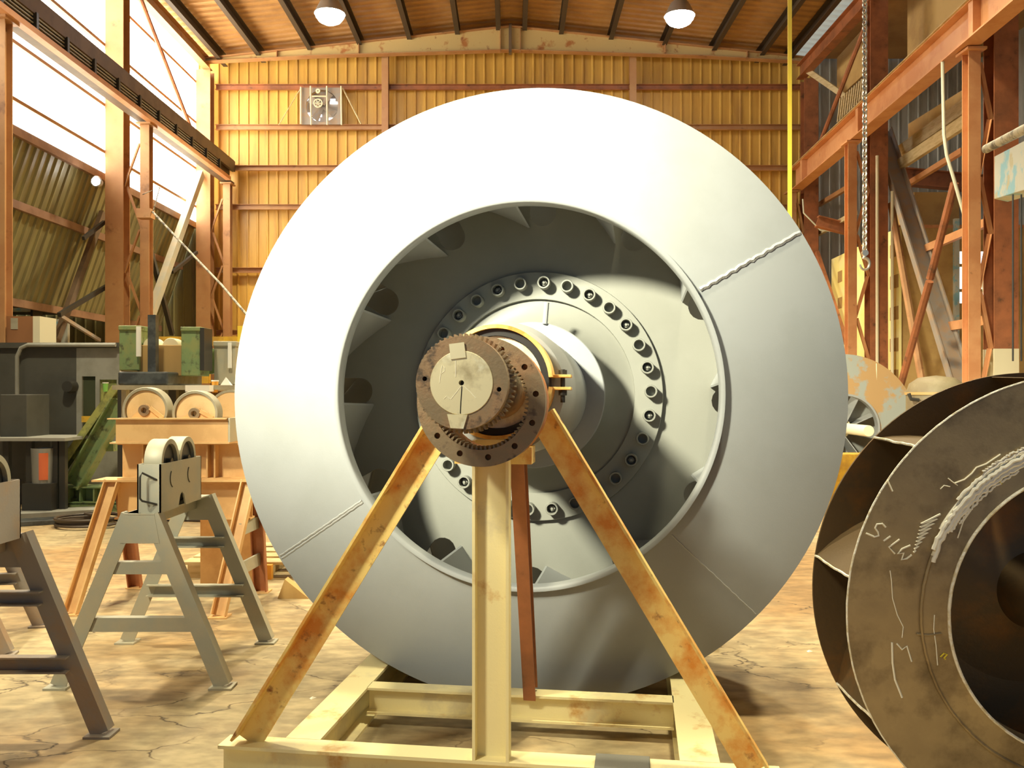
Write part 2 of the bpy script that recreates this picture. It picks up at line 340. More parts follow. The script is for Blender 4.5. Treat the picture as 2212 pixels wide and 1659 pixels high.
# gable frame beam (haunched) in front of the back wall
def gable(y, mm, label):
    t = thing('roof_beam', (0, y, 11.2), label, 'roof beam')
    for sx, xe in ((-1, -8.75), (1, 8.35)):
        x_in = -.05+.03*sx
        top = [(x_in, roof_z(0)-.30), (xe, roof_z(xe)-.30)]
        bot = [(xe, 10.95+(.0)), (xe*.62, 11.12), (x_in, 11.28)]
        poly = top+bot
        M_ = Matrix.Translation((0, y, 0))
        MB().plate(poly, [], .02, M=M_).build('web_plate', mm, parent=t, smooth=0)
        m = MB(); m.beam((x_in, y+.01, roof_z(0)-.30), (xe, y+.01, roof_z(xe)-.30), Bp(.22, .025)); m.build('top_flange', M_col, parent=t, smooth=0)
        m = MB(); m.beam((x_in, y+.01, 11.28), (xe*.62, y+.01, 11.12), Bp(.22, .025)); m.beam((xe*.62, y+.01, 11.12), (xe, y+.01, 10.95), Bp(.22, .025)); m.build('bottom_flange', M_col, parent=t, smooth=0)
        for xs in (x_in+.25*sx, 4.3*sx, 6.6*sx):
            MB().box(xs-.01, xs+.01, y-.1, y, 11.2 if abs(xs) < 6 else 11.08, roof_z(xs)-.32).build('stiffener', M_col, parent=t, smooth=0)
    MB().box(-.09, -.01, y-.12, y+.1, 11.2, 12.0).build('ridge_splice', M_beam_l, parent=t, smooth=0)
gable(24.75, M_gable, 'cream haunched roof beam with rust patches across the top of the back wall')

# left clerestory windows, one per bay
bays = [(19.47, 25.35), (13.95, 19.43), (8.5, 13.91), (3.4, 8.46)]
for i, (y0, y1) in enumerate(bays):
    W_ = MB().box(-9.08, -9.04, y0, y1, 6.56, 11.28).build('window_%d' % (i+1), M_windows[i], smooth=0, kind=S)
    if i < 2:
        for z in ((10.45, 9.3, 8.0, 6.92) if i == 0 else (9.3, 7.98, 6.95)):
            MB().box(-9.02, -8.93, y0, y1, z-.035, z+.035).build('glazing_bar', M_col, parent=W_, smooth=0)
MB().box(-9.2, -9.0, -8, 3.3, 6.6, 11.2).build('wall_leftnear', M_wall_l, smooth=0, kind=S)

# columns of the left side
def laced_column(xm, xc, y, z_top, z_beam, mm, mc, label, sgn):
    t = thing('steel_column', (xm, y, 0), label, 'column')
    MB().beam((xm, y, 0), (xm, y, z_top), Ip(.40, .34, .02, .014), up=(0, 1, 0)).build('main_shaft', mm, parent=t, smooth=0)
    MB().beam((xc, y, 0), (xc, y, z_beam), Ip(.20, .22, .016, .012), up=(0, 1, 0)).build('crane_post', mc, parent=t, smooth=0)
    z = .5; k = 0
    a, b = xm+sgn*.2, xc-sgn*.1
    while z < z_beam-1.1:
        p0 = (a if k % 2 == 0 else b, y-.05, z); p1 = (b if k % 2 == 0 else a, y-.05, z+.95)
        MB().beam(p0, p1, Lp(.06, .06, .01)).build('lacing_bar', mc, parent=t, smooth=0); z += .95; k += 1
    MB().box(xc-.16, xc+.16, y-.2, y+.2, z_beam-.04, z_beam+.0).build('cap_plate', mc, parent=t, smooth=0)
laced_column(-8.72, -8.08, 19.45, 10.79, 7.6, M_col, M_col, 'tall tan steel column between the two bright clerestory bays', 1)
laced_column(-8.72, -8.08, 25.0, 10.79, 7.6, M_col, M_col, 'tan steel column in the far left corner of the hall', 1)
laced_column(-8.72, -8.08, 13.95, 10.79, 7.6, M_col, M_col, 'steel column cut by the left edge of the photo', 1)
# crane beams
def crane_beam_left():
    t = thing('crane_beam', (-8.1, 19, 7.6), 'dark crane runway beam with conductor bars along the left wall', 'crane beam')
    MB().beam((-8.1, 2, 7.97), (-8.1, 25.2, 7.97), Ip(.30, .66, .03, .02)).build('runway_girder', M_beam_l, parent=t, smooth=0)
    MB().box(-8.02, -7.93, 2, 25.2, 7.98, 8.27).build('cover_channel', M_beam_l, parent=t, smooth=0)
    MB().box(-8.0, -7.86, 2, 24.6, 7.60, 7.70).build('bottom_angle', M_beam_r, parent=t, smooth=0)
    for k in range(4):
        z = 7.75+k*.065
        MB().box(-7.98, -7.955, 2, 24, z, z+.022).build('conductor_bar', M_drum, parent=t, smooth=0)
    y = 13.6
    while y < 24.5:
        MB().box(-8.0, -7.90, y, y+.07, 7.68, 8.0).build('bar_bracket', M_dark, parent=t, smooth=0); y += 1.02
crane_beam_left()
def crane_beam_right():
    t = thing('crane_beam', (7.6, 19, 7.4), 'orange crane runway beam rising along the right side of the hall', 'crane beam')
    a = Vector((7.9, 24.95, 0)); b = Vector((6.75, 2, 0)); up = (0, 0, 1)
    sh = Vector((.16, 0, 0))
    MB().beam(a+sh+Vector((0, 0, 7.695)), b+sh+Vector((0, 0, 7.695)), Ip(.32, .61, .025, .02)).build('runway_girder', M_beam_r, parent=t, smooth=0)
    MB().beam(a+sh+Vector((0, 0, 8.045)), b+sh+Vector((0, 0, 8.045)), Bp(.10, .09)).build('crane_rail', M_dark, parent=t, smooth=0)
    MB().beam(a+sh+Vector((-.02, 0, 8.0)), b+sh+Vector((-.02, 0, 8.0)), Bp(.36, .012)).build('rail_plate', M_wood, parent=t, smooth=0)
    for y in (19.5, 14.15, 23.9):
        x = 7.9-.049*(24.95-y)
        MB().box(x+.005, x+.15, y-.07, y+.07, 7.42, 7.97).build('stiffener', M_beam_r, parent=t, smooth=0)
crane_beam_right()
laced_column(8.30, 7.72, 20.05, 10.54, 7.37, M_redbrown, M_beam_r, 'dark red double steel column standing behind the hanging chain', -1)
laced_column(8.14, 7.65, 14.65, 10.54, 7.37, M_redbrown, M_beam_r, 'thick red-brown column nearest the right edge with pale paint at its foot', -1)
laced_column(8.45, 7.95, 25.0, 10.54, 7.37, M_redbrown, M_col, 'red-brown corner column at the right end of the ochre back wall', -1)
m = MB(); m.beam((8.14, 14.65, 0), (8.14, 14.65, 2.4), Ip(.41, .35, .03, .024), up=(0, 1, 0))
m.build('paint_band', M_cream2, parent=[o for o in bpy.data.objects if o.name.startswith('steel_column') and 'nearest' in o.get('label', '')][0], smooth=0)
m = MB(); m.tube([(8.22, 19.8, 0), (8.22, 19.8, 7.0)], .035, 8); m.build('conduit', M_cream2, smooth=30, label='pale vertical conduit on the face of the dark red double column', cat='pipe')
m = MB(); m.tube([(8.56, 19.8, 0), (8.56, 19.8, 6.2)], .035, 8); m.build('conduit', M_cream2, smooth=30, label='pale vertical conduit along the right edge of the dark red double column', cat='pipe')
m = MB(); m.tube([(8.42, 14.36, 0), (8.42, 14.36, 6.8)], .04, 8); m.build('conduit', M_redbrown, smooth=30, label='reddish pipe running up the thick column nearest the right edge', cat='pipe')

# eave struts and braces
def strut(name, p0, p1, prof, mm, label, cat='brace', up=(0, 0, 1)):
    return MB().beam(p0, p1, prof, up=up).build(name, mm, smooth=0, label=label, cat=cat)
strut('eave_strut', (-8.62, 13, 10.95), (-8.62, 25, 10.95), Ip(.22, .3, .02, .02), M_col, 'reddish brown eave strut along the top of the left windows', 'beam')
strut('eave_strut', (8.2, 12, 10.75), (8.2, 25, 10.75), Ip(.25, .4, .02, .02), M_redbrown, 'red eave strut sloping away at the top right corner of the hall', 'beam')
def rod(name, p0, p1, r, mm, label, cat='brace', seg=8): return MB().tube([p0, p1], r, seg).build(name, mm, label=label, cat=cat)
rod('diagonal_brace', PX(303, -5, -8.6), PX(417, 290, -8.6), .055, M_redbrown, 'round red brace crossing the upper left window bay')
strut('diagonal_brace', PX(434, 375, -8.75), PX(322, 690, -8.75), Bp(.16, .22), M_trestle, 'pale grey-green diagonal brace below the far left window')
strut('diagonal_brace', PX(303, 455, -8.9), PX(372, 722, -8.9), Bp(.10, .12), M_dark, 'thin dark diagonal brace crossing behind the pale one at left')
strut('diagonal_brace', PX(222, 460, -9.3), PX(118, 745, -9.3), Bp(.10, .16), M_beam_l, 'dark leaning post against the olive sheeting left of the tall column')
strut('diagonal_brace', PX(128, 680, -9.0), PX(278, 590, -9.0), Bp(.07, .09), M_dark, 'dark low diagonal tie passing behind the tall left column')
strut('diagonal_brace', PX(180, 515, -9.0), PX(225, 480, -9.0), Bp(.06, .08), M_dark, 'short dark tie on the olive sheeting left of the tall column')
strut('diagonal_brace', PX(372, 588, -8.8), PX(425, 545, -8.8), Bp(.07, .08), M_dark, 'short dark tie beside the far left corner column')
strut('diagonal_brace', PX(130, 682, -9.0), PX(215, 735, -9.0), Bp(.06, .07), M_trestle_b, 'grey tie running down to the foot of the tall left column')
# cable with small bracket
m = MB(); m.tube([PY(312, 455, 19.0), PY(330, 458, 18.9), PY(430, 565, 17.5), PY(478, 615, 16.8), PY(528, 674, 16.0), PY(680, 840, 14.5), PY(850, 1088, 13)], .022, 6)
m.build('stay_cable', M_rope, label='thin pale stay cable running down from a bracket to the big impeller', cat='cable')
MB().box(-8.05, -7.75, 18.85, 19.1, 5.42, 5.62).build('pulley_bracket', M_col, smooth=0, label='small tan bracket on the crane post holding the stay cable', cat='bracket')
m = MB(); m.tube([PY(308, 420, 19), PY(345, 405, 19), PY(330, 460, 19)], .012, 6); m.build('loose_wire', M_rope, label='thin loose wire looping above the small tan bracket', cat='wire')
# small flood lamp left
t = thing('flood_lamp', PY(208, 392, 18.5), 'small glowing lamp on the olive sheeting left of the column', 'lamp')
c = PY(208, 392, 18.5)
MB(Matrix.Translation(c)).lathe([(0, -.02), (.10, -.02), (.12, .0), (.08, .14), (0, .16)], 20).build('lamp_body', M_lamp, parent=t)
MB(Matrix.Translation(c)).lathe([(0, -.05), (.07, -.04), (.09, -.021), (0, -.021)], 20).build('lens', M_lens, parent=t)
MB().tube([c+Vector((0, .15, 0)), c+Vector((-.35, .5, .1))], .02, 6).build('arm', M_lamp, parent=t)

# right bay bracing
strut('leaning_channel', PX(1903, 285, 8.8), PX(2078, 850, 8.8), Cp(.16, .42, .03, 1), M_trestle_b, 'wide brown-grey channel leaning across the right bay', up=(1, 0, 0))
rod('diagonal_brace', PX(2062, 395, 8.1), PX(2009, 602, 8.1), .075, M_redbrown, 'upper half of the dark red pipe brace crossing the leaning channel')
rod('diagonal_brace', PX(2008, 608, 7.95), PX(1942, 845, 7.95), .075, M_redbrown, 'lower half of the dark red pipe brace crossing the leaning channel')
rod('diagonal_brace', PX(1925, 440, 8.62), PX(1996, 850, 8.62), .08, M_col, 'tan pipe brace leaning just left of the wide brown-grey channel')
rod('diagonal_brace', PX(1868, 60, 8.4), PX(1775, 300, 8.4), .06, M_redbrown, 'round red brace below the eave at the top right corner')
strut('diagonal_brace', PY(1744, 152, 24.5), PY(1846, 222, 23.2), Bp(.1, .14), M_wood, 'short pale timber knee brace at the top right corner')
strut('diagonal_brace', PX(1765, 545, 8.6), PX(1830, 745, 8.6), Bp(.09, .12), M_redbrown, 'orange brace just right of the big impeller rim')
strut('timber_rail', PX(1938, 333, 9.2), PX(2100, 218, 9.2), Bp(.1, .3), M_wood, 'upper pale timber rail under the right crane beam', 'rail')
strut('timber_rail', PX(1942, 357, 9.0), PX(2086, 262, 9.0), Bp(.1, .26), M_wood, 'lower pale timber rail under the right crane beam', 'rail')
strut('cross_beam', PY(1935, 380, 22.6), PY(2145, 400, 22.3), Ip(.3, .42, .03, .03), M_redbrown, 'heavy red-brown beam spanning behind the right bay', 'beam')
strut('cross_beam', PY(1765, 478, 23.5), PY(1850, 500, 23.5), Ip(.2, .3, .03, .03), M_redbrown, 'short red beam right of the big impeller rim', 'beam')
strut('sloping_rail', PX(1950, 405, 9.3), PX(2080, 325, 9.3), Bp(.1, .12), M_beam_r, 'thin orange rail rising just under the timber rails', 'rail')
strut('sloping_rail', PX(1975, 548, 9.0), PX(2138, 478, 9.0), Bp(.1, .16), M_beam_r, 'upper orange rail crossing the tan partition', 'rail')
strut('sloping_rail', PX(2046, 706, 9.0), PX(2140, 690, 9.0), Bp(.1, .18), M_beam_r, 'lower orange rail crossing the tan partition', 'rail')
strut('sloping_rail', PX(1766, 506, 8.8), PX(1848, 460, 8.8), Bp(.1, .12), M_wood, 'thin tan rail right of the impeller above the yellow partition', 'rail')
strut('sloping_rail', PX(1768, 443, 8.9), PX(1848, 395, 8.9), Bp(.1, .12), M_col, 'brown rail between the corner column and the orange crane post', 'rail')
m = MB(); m.tube([PY(2036, 130, 15.2), PY(2037, 195, 15.2), PY(2039, 290, 15.2), PY(2045, 335, 15.2), PY(2060, 385, 15.2), PY(2090, 490, 15.2), PY(2118, 590, 15.2), PY(2140, 690, 15.2), PY(2146, 850, 15.2), PY(2150, 1050, 15.2)], .03, 8)
m.build('hose', M_hose, label='pale hose hanging in a curve in front of the right bay', cat='hose')
m = MB(); m.tube([PY(1734, 430, 24), PY(1736, 460, 24), PY(1772, 497, 24), PY(1800, 500, 24)], .02, 6); m.build('loose_wire', M_hose, label='thin pale wire beside the impeller rim at the right corner', cat='wire')

# annex behind the right columns: partition, tan room, window, boxes
t = thing('partition_wall', (9.3, 23, 0), 'bright yellow partition with a column of brown square patches', 'partition')
a = Vector((9.0, 24.7, 0)); b = Vector((8.76, 19.85, 0))
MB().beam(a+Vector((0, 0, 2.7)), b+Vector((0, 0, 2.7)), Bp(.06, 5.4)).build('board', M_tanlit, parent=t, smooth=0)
for k in range(7):
    for fr, wd in ((.895, .10), (.33, .07), (.12, .07)):
        p = a.lerp(b, fr) + Vector((-.035, 0, .6+k*.72-(.1 if fr < .5 else 0))); d = (b-a).normalized()
        MB().beam(p, p+d*(wd*5), Bp(.012, .3)).build('brown_patch', M_brownsq, parent=t, smooth=0)
t = thing('partition_room', (11, 20, 0), 'tan boarded room with a bright window behind the right columns', 'partition')
Y0 = 19.95
wx0, wx1 = (2073-CX)/F*Y0, (2128-CX)/F*Y0; wz0, wz1 = CZ+(HY-655)/F*Y0, CZ+(HY-543)/F*Y0
MB().plate([(8.79, 0), (13.3, 0), (13.3, 5.4), (8.79, 5.4)], [[(wx0, wz0), (wx1, wz0), (wx1, wz1), (wx0, wz1)]], .08, M=Matrix.Translation((0, Y0, 0))).build('board', M_tan, parent=t, smooth=0)
MB().box(wx0, wx1, Y0+.03, Y0+.05, wz0, wz1).build('pane', M_window_b, parent=t, smooth=0)
for z in (wz0+.29, wz0+.86): MB().box(wx0, wx1, Y0+.0, Y0+.04, z-.035, z+.035).build('glazing_bar', M_tan, parent=t, smooth=0)
MB().box(10.0, 10.1, Y0-.1, Y0, .2, 5.6).build('blue_grey_post', M_bluegrey, parent=t, smooth=0)
MB().box(8.79, 13.3, Y0-.02, Y0+.10, 5.4, 5.47).build('top_trim', M_beam_r, parent=t, smooth=0)
MB().box(9.4, 10.45, Y0+.6, Y0+1.8, 5.48, 6.35).build('crate', M_card if 0 else M_tan, smooth=0, label='tan box standing on top of the boarded room', cat='box')
# tan boards high up in the right bay
def slab(name, pts, X, mm, label, cat='board'):
    ps = [PX(px, py, X) for px, py in pts]; m = MB()
    vs = ps+[p+Vector((.06, 0, 0)) for p in ps]; n = len(ps)
    m.add(vs, [tuple(range(n)), tuple(range(n, 2*n))[::-1]]+[(i, (i+1) % n, n+(i+1) % n, n+i) for i in range(n)])
    return m.build(name, mm, smooth=0, label=label, cat=cat)
slab('board_panel', [(1960, -20), (2135, -20), (2135, 40), (1960, 125)], 9.4, M_tan, 'large tan board above the right crane beam')
slab('board_panel', [(1808, 125), (1866, 60), (1866, 160), (1808, 215)], 9.0, M_tan, 'tan board beside the hanging chain above the crane beam')
slab('board_panel', [(1962, 268), (2086, 190), (2086, 215), (1962, 318)], 9.6, M_tan, 'long dim board between the crane beam and the timber rails')
m = MB()
for k in range(11):
    p = PX(1810+k*5.2, 264-k*4.9, 8.02); q = PX(1816+k*5.2, 212-k*4.6, 8.02)
    m.beam(p, q, Bp(.04, .05))
m.build('timber_offcuts', M_wood, smooth=0, label='row of short timber offcuts wedged behind the chain on the crane beam', cat='timber', kind='stuff')

# hanging painted plate at right edge
t = thing('spreader_box', PY(2185, 430, 6.0), 'blue-grey painted box hanging from a stained round bar at the right edge', 'lifting gear')
p0, p1 = PY(2130, 322, 6.9), PY(2300, 235, 5.2)
MB().tube([p0, p1], .034, 16).build('round_bar', M_rope, parent=t)
d = p1-p0
m = MB(); q0 = PY(2148, 338, 6.7); q1 = PY(2300, 258, 5.2); h0 = PY(2148, 430, 6.7); h1 = PY(2300, 383, 5.2)
ps = [h0, h1, q1, q0]; vs = ps+[p+Vector((.16, .10, 0)) for p in ps]
m.add(vs, [(0, 1, 2, 3), (7, 6, 5, 4)]+[(i, (i+1) % 4, 4+(i+1) % 4, 4+i) for i in range(4)]); m.build('painted_box', M_bluegrey, parent=t, smooth=0, bevel=.004)
for px in (2188, 2206, 2225):
    MB().tube([PY(px, 420, 6.1), PY(px, 780, 6.1)], .006, 6).build('hanging_cord', M_dark, parent=t)
for px in (2230, 2275):
    MB().tube([PY(px, 300-(px-2180)*.5, 6.35-(px-2180)*.008), PY(px, -900, 6.35-(px-2180)*.008)], .008, 6).build('suspension_wire', M_dark, parent=t)

# chain with hook
t = thing('lifting_chain', PY(1868, 585, 8.5), 'steel link chain with a hook hanging in front of the right bay', 'chain')
CY = 8.5; pitch = 12.6/F*CY
def link_mesh(c, turn):
    pts = []; a, h = .021, .040
    for k in range(13):
        tt = 2*PI*k/12; x = a*math.cos(tt); z = h*math.sin(tt)
        pts.append(c+Vector((x*math.cos(turn), x*math.sin(turn), z)))
    return MB().tube(pts, .0085, 6)
ztop = CZ+(HY+60)/F*CY; zc = CZ+(HY-540)/F*CY
protos = None; k = 0; z = zc; xc = (1868-CX)/F*CY
protoA = link_mesh(Vector((xc, CY, z)), .35).build('chain_link', M_chain, parent=t)
protoB = link_mesh(Vector((xc, CY, z+pitch)), 1.9).build('chain_link', M_chain, parent=t)
k = 2
while z+k*pitch < ztop:
    o = (protoA if k % 2 == 0 else protoB).copy(); COL.objects.link(o); o.location = (0, 0, (k-(k % 2))*pitch); k += 1
hk = Vector((xc, CY, zc-.06))
m = MB(); pts = [hk+Vector((0, 0, .05)), hk+Vector((0, 0, 0))]
m.tube(pts, .016, 10)
pts = [hk+Vector((.0, 0, 0))]
for kk in range(15):
    a = PI/2+.25-kk*(1.55*PI/14); pts.append(hk+Vector((.045*math.cos(a), 0, -.075+.058*math.sin(a))))
m.tube(pts, .018, 10, .009); m.build('hook', M_chain, parent=t)
MB(Matrix.Translation(hk+Vector((0, 0, .03)))).lathe([(0, -.02), (.03, -.02), (.03, .02), (0, .02)], 16).build('swivel', M_chain, parent=t)
# yellow webbing
m = MB(); xs = (1706-CX)/F*8; m.box(xs-.018, xs+.018, 7.995, 8.005, 2.2, 11.0)
m.build('yellow_sling', M_yelpipe, smooth=0, label='long yellow webbing sling hanging at the right of the big impeller', cat='sling')

# high bay lamps
def bay_lamp(p, label, mk_light=True):
    t = thing('high_bay_lamp', p, label, 'lamp'); M_ = Matrix.Translation(p) @ Matrix.Rotation(PI/2, 4, 'X')   # local y -> world z
    MB(M_).lathe([(.36, 0), (.37, 0), (.22, .30), (.12, .38), (.12, .62), (0, .62), (0, .60), (.10, .60), (.10, .37), (.20, .29)], 28).build('reflector', M_lamp, parent=t)
    MB(M_).lathe([(0, -.24), (.14, -.225), (.26, -.16), (.33, -.07), (.35, .01), (0, .01)], 28).build('lens', M_lens, parent=t)
    MB().tube([p+Vector((0, 0, .6)), p+Vector((0, 0, 1.1))], .015, 6).build('hanger', M_dark, parent=t)
bay_lamp(Vector(LAMPS[0]), 'glowing high bay lamp at the top left of the roof')
bay_lamp(Vector(LAMPS[1]), 'glowing high bay lamp at the top right of the roof')
for q in LAMPS: spot_light('high_bay_light', Vector(q)-Vector((0, 0, .35)), Vector(q)-Vector((0, 0, 5)), LAMP_ENERGY, (1, .88, .58), 118, .6, .3)

# exhaust fan on the back wall
t = thing('exhaust_fan', (-5.45, 25.2, 9.35), 'belt driven exhaust fan set in the upper left of the back wall', 'fan')
Ye = 25.1
def E(px, py, y=Ye): return PY(px, py, y)
x0, z1_, x1, z0_ = E(650, 188).x, E(650, 188).z, E(738, 268).x, E(738, 268).z
cxf, czf = E(695, 228).x, E(695, 228).z
MB().plate([(x0, z0_), (x1, z0_), (x1, z1_), (x0, z1_)], [circle(.46, 28, cxf, czf)], .05, M=Matrix.Translation((0, Ye+.04, 0))).build('mounting_plate', M_trestle_b, parent=t, smooth=0)
MB().plate(circle(.47, 28, cxf, czf), [], .02, M=Matrix.Translation((0, Ye+.17, 0))).build('louvre_back', M_trestle_b, parent=t, smooth=0)
for (px, py, ww) in ((721, 219, .27), (717, 213, .14), (667, 213, .17), (682, 255, .18), (716, 254, .2), (663, 243, .16), (668, 249, .2), (688, 247, .14)):
    p = E(px, py); MB().box(p.x-ww/2, p.x+ww/2, Ye+.12, Ye+.14, p.z-.035, p.z+.035).build('light_gap', M_window_b, parent=t, smooth=0)
for k in range(4):
    a = .5+k*PI/2; M_ = Matrix.Translation((cxf, Ye+.09, czf)) @ Matrix.Rotation(a, 4, 'Y')
    MB(M_).add([(.05, -.02, -.05), (.42, -.05, -.13), (.45, .0, .10), (.05, .02, .05), (.05, -.01, -.05), (.42, -.04, -.13), (.45, .01, .10), (.05, .03, .05)], [(0, 1, 2, 3), (7, 6, 5, 4), (0, 4, 5, 1), (1, 5, 6, 2), (2, 6, 7, 3), (3, 7, 4, 0)]).build('fan_blade', M_trestle_b, parent=t, smooth=0)
Mp = Matrix.Translation(E(687, 223, Ye-.08))
MB(Mp).lathe([(.10, -.02), (.13, -.02), (.13, .02), (.10, .02)], 24).build('pulley_rim', M_cream2, parent=t)
m = MB(Mp)
for k in range(3):
    a = k*PI/3; m.beam((-.11*math.cos(a), 0, -.11*math.sin(a)), (.11*math.cos(a), 0, .11*math.sin(a)), Bp(.02, .02), up=(0, 1, 0))
m.build('pulley_spokes', M_cream2, parent=t, smooth=0)
MB(Matrix.Translation(E(687, 197, Ye-.08))).lathe([(.02, -.03), (.065, -.03), (.065, .03), (.02, .03)], 20).build('motor_pulley', M_cream2, parent=t)
for px in (671, 706, 737):
    MB().tube([E(px, 186, Ye-.05), E(px+1, 270, Ye-.05)], .025, 8).build('support_bar', M_cream2, parent=t)
MB().tube([E(650, 188, Ye-.02), E(650, 268, Ye-.02)], .025, 8).build('support_bar', M_cream2, parent=t)
MB().tube([E(650, 190, Ye), E(602, 270, Ye)], .012, 6).build('stay_rod', M_wood, parent=t)
MB().tube([E(740, 190, Ye), E(780, 268, Ye)], .025, 6).build('stay_rod', M_wood, parent=t)
MB().tube([E(674, 208, Ye-.06), E(706, 208, Ye-.06)], .02, 6).build('support_bar', M_cream2, parent=t)

# ------------------------------------------------------------------ the big impeller
SCL = .975
def axis_pt(Yu): return Vector(((.1004+(Yu-5)*.1413)*SCL, Yu*SCL, 1.7+((1.6807-(Yu-5)*.0247)-1.7)*SCL))
yaw, pit = math.radians(8.04), math.radians(-1.404)
av = Vector((math.sin(yaw)*math.cos(pit), math.cos(yaw)*math.cos(pit), math.sin(pit)))
uv = Vector((math.cos(yaw), -math.sin(yaw), 0)); vv = uv.cross(av)
FC = axis_pt(4.85)
FM = Matrix(((uv.x, av.x, vv.x, FC.x), (uv.y, av.y, vv.y, FC.y), (uv.z, av.z, vv.z, FC.z), (0, 0, 0, 1)))
def base_M(M, r):
    B = M.copy(); p = M @ Vector((0, 0, -r)); B.translation = p; return B
RO = 1.658
IMP = thing('impeller', FC, 'huge grey primed fan impeller filling the middle of the hall', 'impeller', M=base_M(FM, RO))
PB = .54          # back plate depth
# shroud (front): slightly conical annulus
MB(FM).lathe([(RO, 0.0), (RO, .014), (1.022, -.076), (1.022, -.090)], 160).build('shroud', M_primer, parent=IMP, smooth=50)
MB(FM).lathe([(1.033, -.130), (1.033, -.05), (1.008, -.03), (1.006, -.122), (1.014, -.130)], 160).build('inlet_ring', M_primer, parent=IMP, smooth=50)
MB(FM).lathe([(RO, 1.075), (RO, 1.09), (1.04, 1.11), (1.04, 1.095)], 120).build('rear_shroud', M_primer, parent=IMP, smooth=50)
# back plate with mouse holes
NB = 12; holes = []
for k in range(NB):
    a = math.radians(88.5+30*k); ca, sa = math.cos(a), math.sin(a); rin, hw, ro = 1.019, .080, 1.21
    pts = []
    for q in range(9):
        b = PI*q/8; lx, ly = hw*math.cos(b), rin+hw-hw*math.sin(b)
        pts.append((lx, ly))
    pts += [(-hw, ro), (hw, ro)]
    holes.append([(ca*ly-sa*lx, sa*ly+ca*lx) for lx, ly in pts])
MB(FM).plate(circle(RO, 160), [circle(.56, 72)]+holes, .02, M=Matrix.Translation((0, PB, 0))).build('back_plate', M_primer_shade, parent=IMP, smooth=0)
# blades
for k in range(NB):
    a = math.radians(88.5+30*k+4.6); n = 12; m = MB(FM); vs = []; fs = []
    for i in range(n+1):
        tt = i/n; r = 1.014+(RO-.02-1.014)*tt; ph = a+.95*tt-.32*tt*tt
        for off in (-.006, .006):
            x, z = r*math.cos(ph)-off*math.sin(ph), r*math.sin(ph)+off*math.cos(ph)
            yf = (.03 if i == 0 else .0) ; vs += [(x, .008-.088*(1-tt), z), (x, 1.075, z)]
    for i in range(n):
        q = i*4; w_ = q+4
        fs += [(q, q+1, w_+1, w_), (q+2, w_+2, w_+3, q+3), (q, w_, w_+2, q+2), (q+1, q+3, w_+3, w_+1)]
    fs += [(0, 2, 3, 1), (n*4, n*4+1, n*4+3, n*4+2)]
    m.add(vs, fs)
    m.build('blade', M_primer, parent=IMP, smooth=30)
# hub: conical fairing, flange ring with bolts, disc, shaft
MB(FM).lathe([(.36, .27), (.37, .36), (.42, .46), (.50, .515), (.575, .53), (.575, .56), (.30, .56), (.30, .27)], 96).build('hub_cone', M_primer_shade, parent=IMP, smooth=50)
MB(FM).lathe([(.575, .512), (.578, .506), (.738, .506), (.741, .512), (.741, .54), (.575, .54)], 120).build('flange_ring', M_primer_shade, parent=IMP)
MB(FM).lathe([(.0, .238), (.408, .238), (.413, .243), (.413, .27), (0, .27)], 96).build('hub_disc', M_primer, parent=IMP)
MB(FM).lathe([(0, -.93), (.28, -.93), (.305, -.80), (.312, .238), (0, .238)], 72).build('shaft', M_primer, parent=IMP, smooth=30)
MB(FM).tube([(.075, .17, .30), (.082, .17, .44)], .0, 8) if 0 else None
MB(FM).tube([(.075, .235, .40), (.085, .235, .52)], .015, 10).build('grease_stub', M_primer, parent=IMP)
th0 = math.degrees(math.atan2(FC.z, 0))
angs = []
nb = 30
A0 = math.radians(86.2)
sl = bt = None
for k in range(nb):
    a = A0-k*2*PI/nb; Mk = FM @ Matrix.Translation((.669*math.cos(a), 0, .669*math.sin(a)))
    if sl is None:
        o = sl = MB(Mk).lathe([(.038, .445), (.038, .508), (.027, .508), (.027, .445), (.029, .440), (.036, .440)], 20).build('bolt_sleeve', M_primer_shade, parent=IMP)
        WS = a
    else:
        o = sl.copy(); COL.objects.link(o); o.location = Vector((.669*(math.cos(a)-math.cos(A0)), 0, .669*(math.sin(a)-math.sin(A0))))
    # bolt down inside the sleeve
    if k % 2 == 0:
        if bt is None:
            bt = MB(Mk).lathe([(0, .452), (.008, .452), (.008, .475), (.018, .476), (.019, .505), (0, .505)], 6).build('bolt', M_primer_shade, parent=sl, smooth=0)
        else:
            b2 = bt.copy(); COL.objects.link(b2); b2.parent = o
# weld seams across the shroud
def seam(a, wob, w_, name='weld_seam'):
    m = MB(FM); n = 40; pts = []
    for i in range(n+1):
        r = 1.055+(RO-.01-1.055)*i/n; y = -.0865+.0865*(r-1.055)/(RO-1.055)
        o_ = wob*math.sin(i*1.7)*.5+wob*random.uniform(-1, 1)*.4
        pts.append((r*math.cos(a)-o_*math.sin(a), y+.001, r*math.sin(a)+o_*math.cos(a)))
    return m.tube(pts, w_, 6).build(name, M_primer_in, parent=IMP)
seam(math.radians(30.5), .006, .013); seam(math.radians(213.2), .002, .007); seam(math.radians(213.8), .002, .006); seam(math.radians(-43.5), .002, .004)

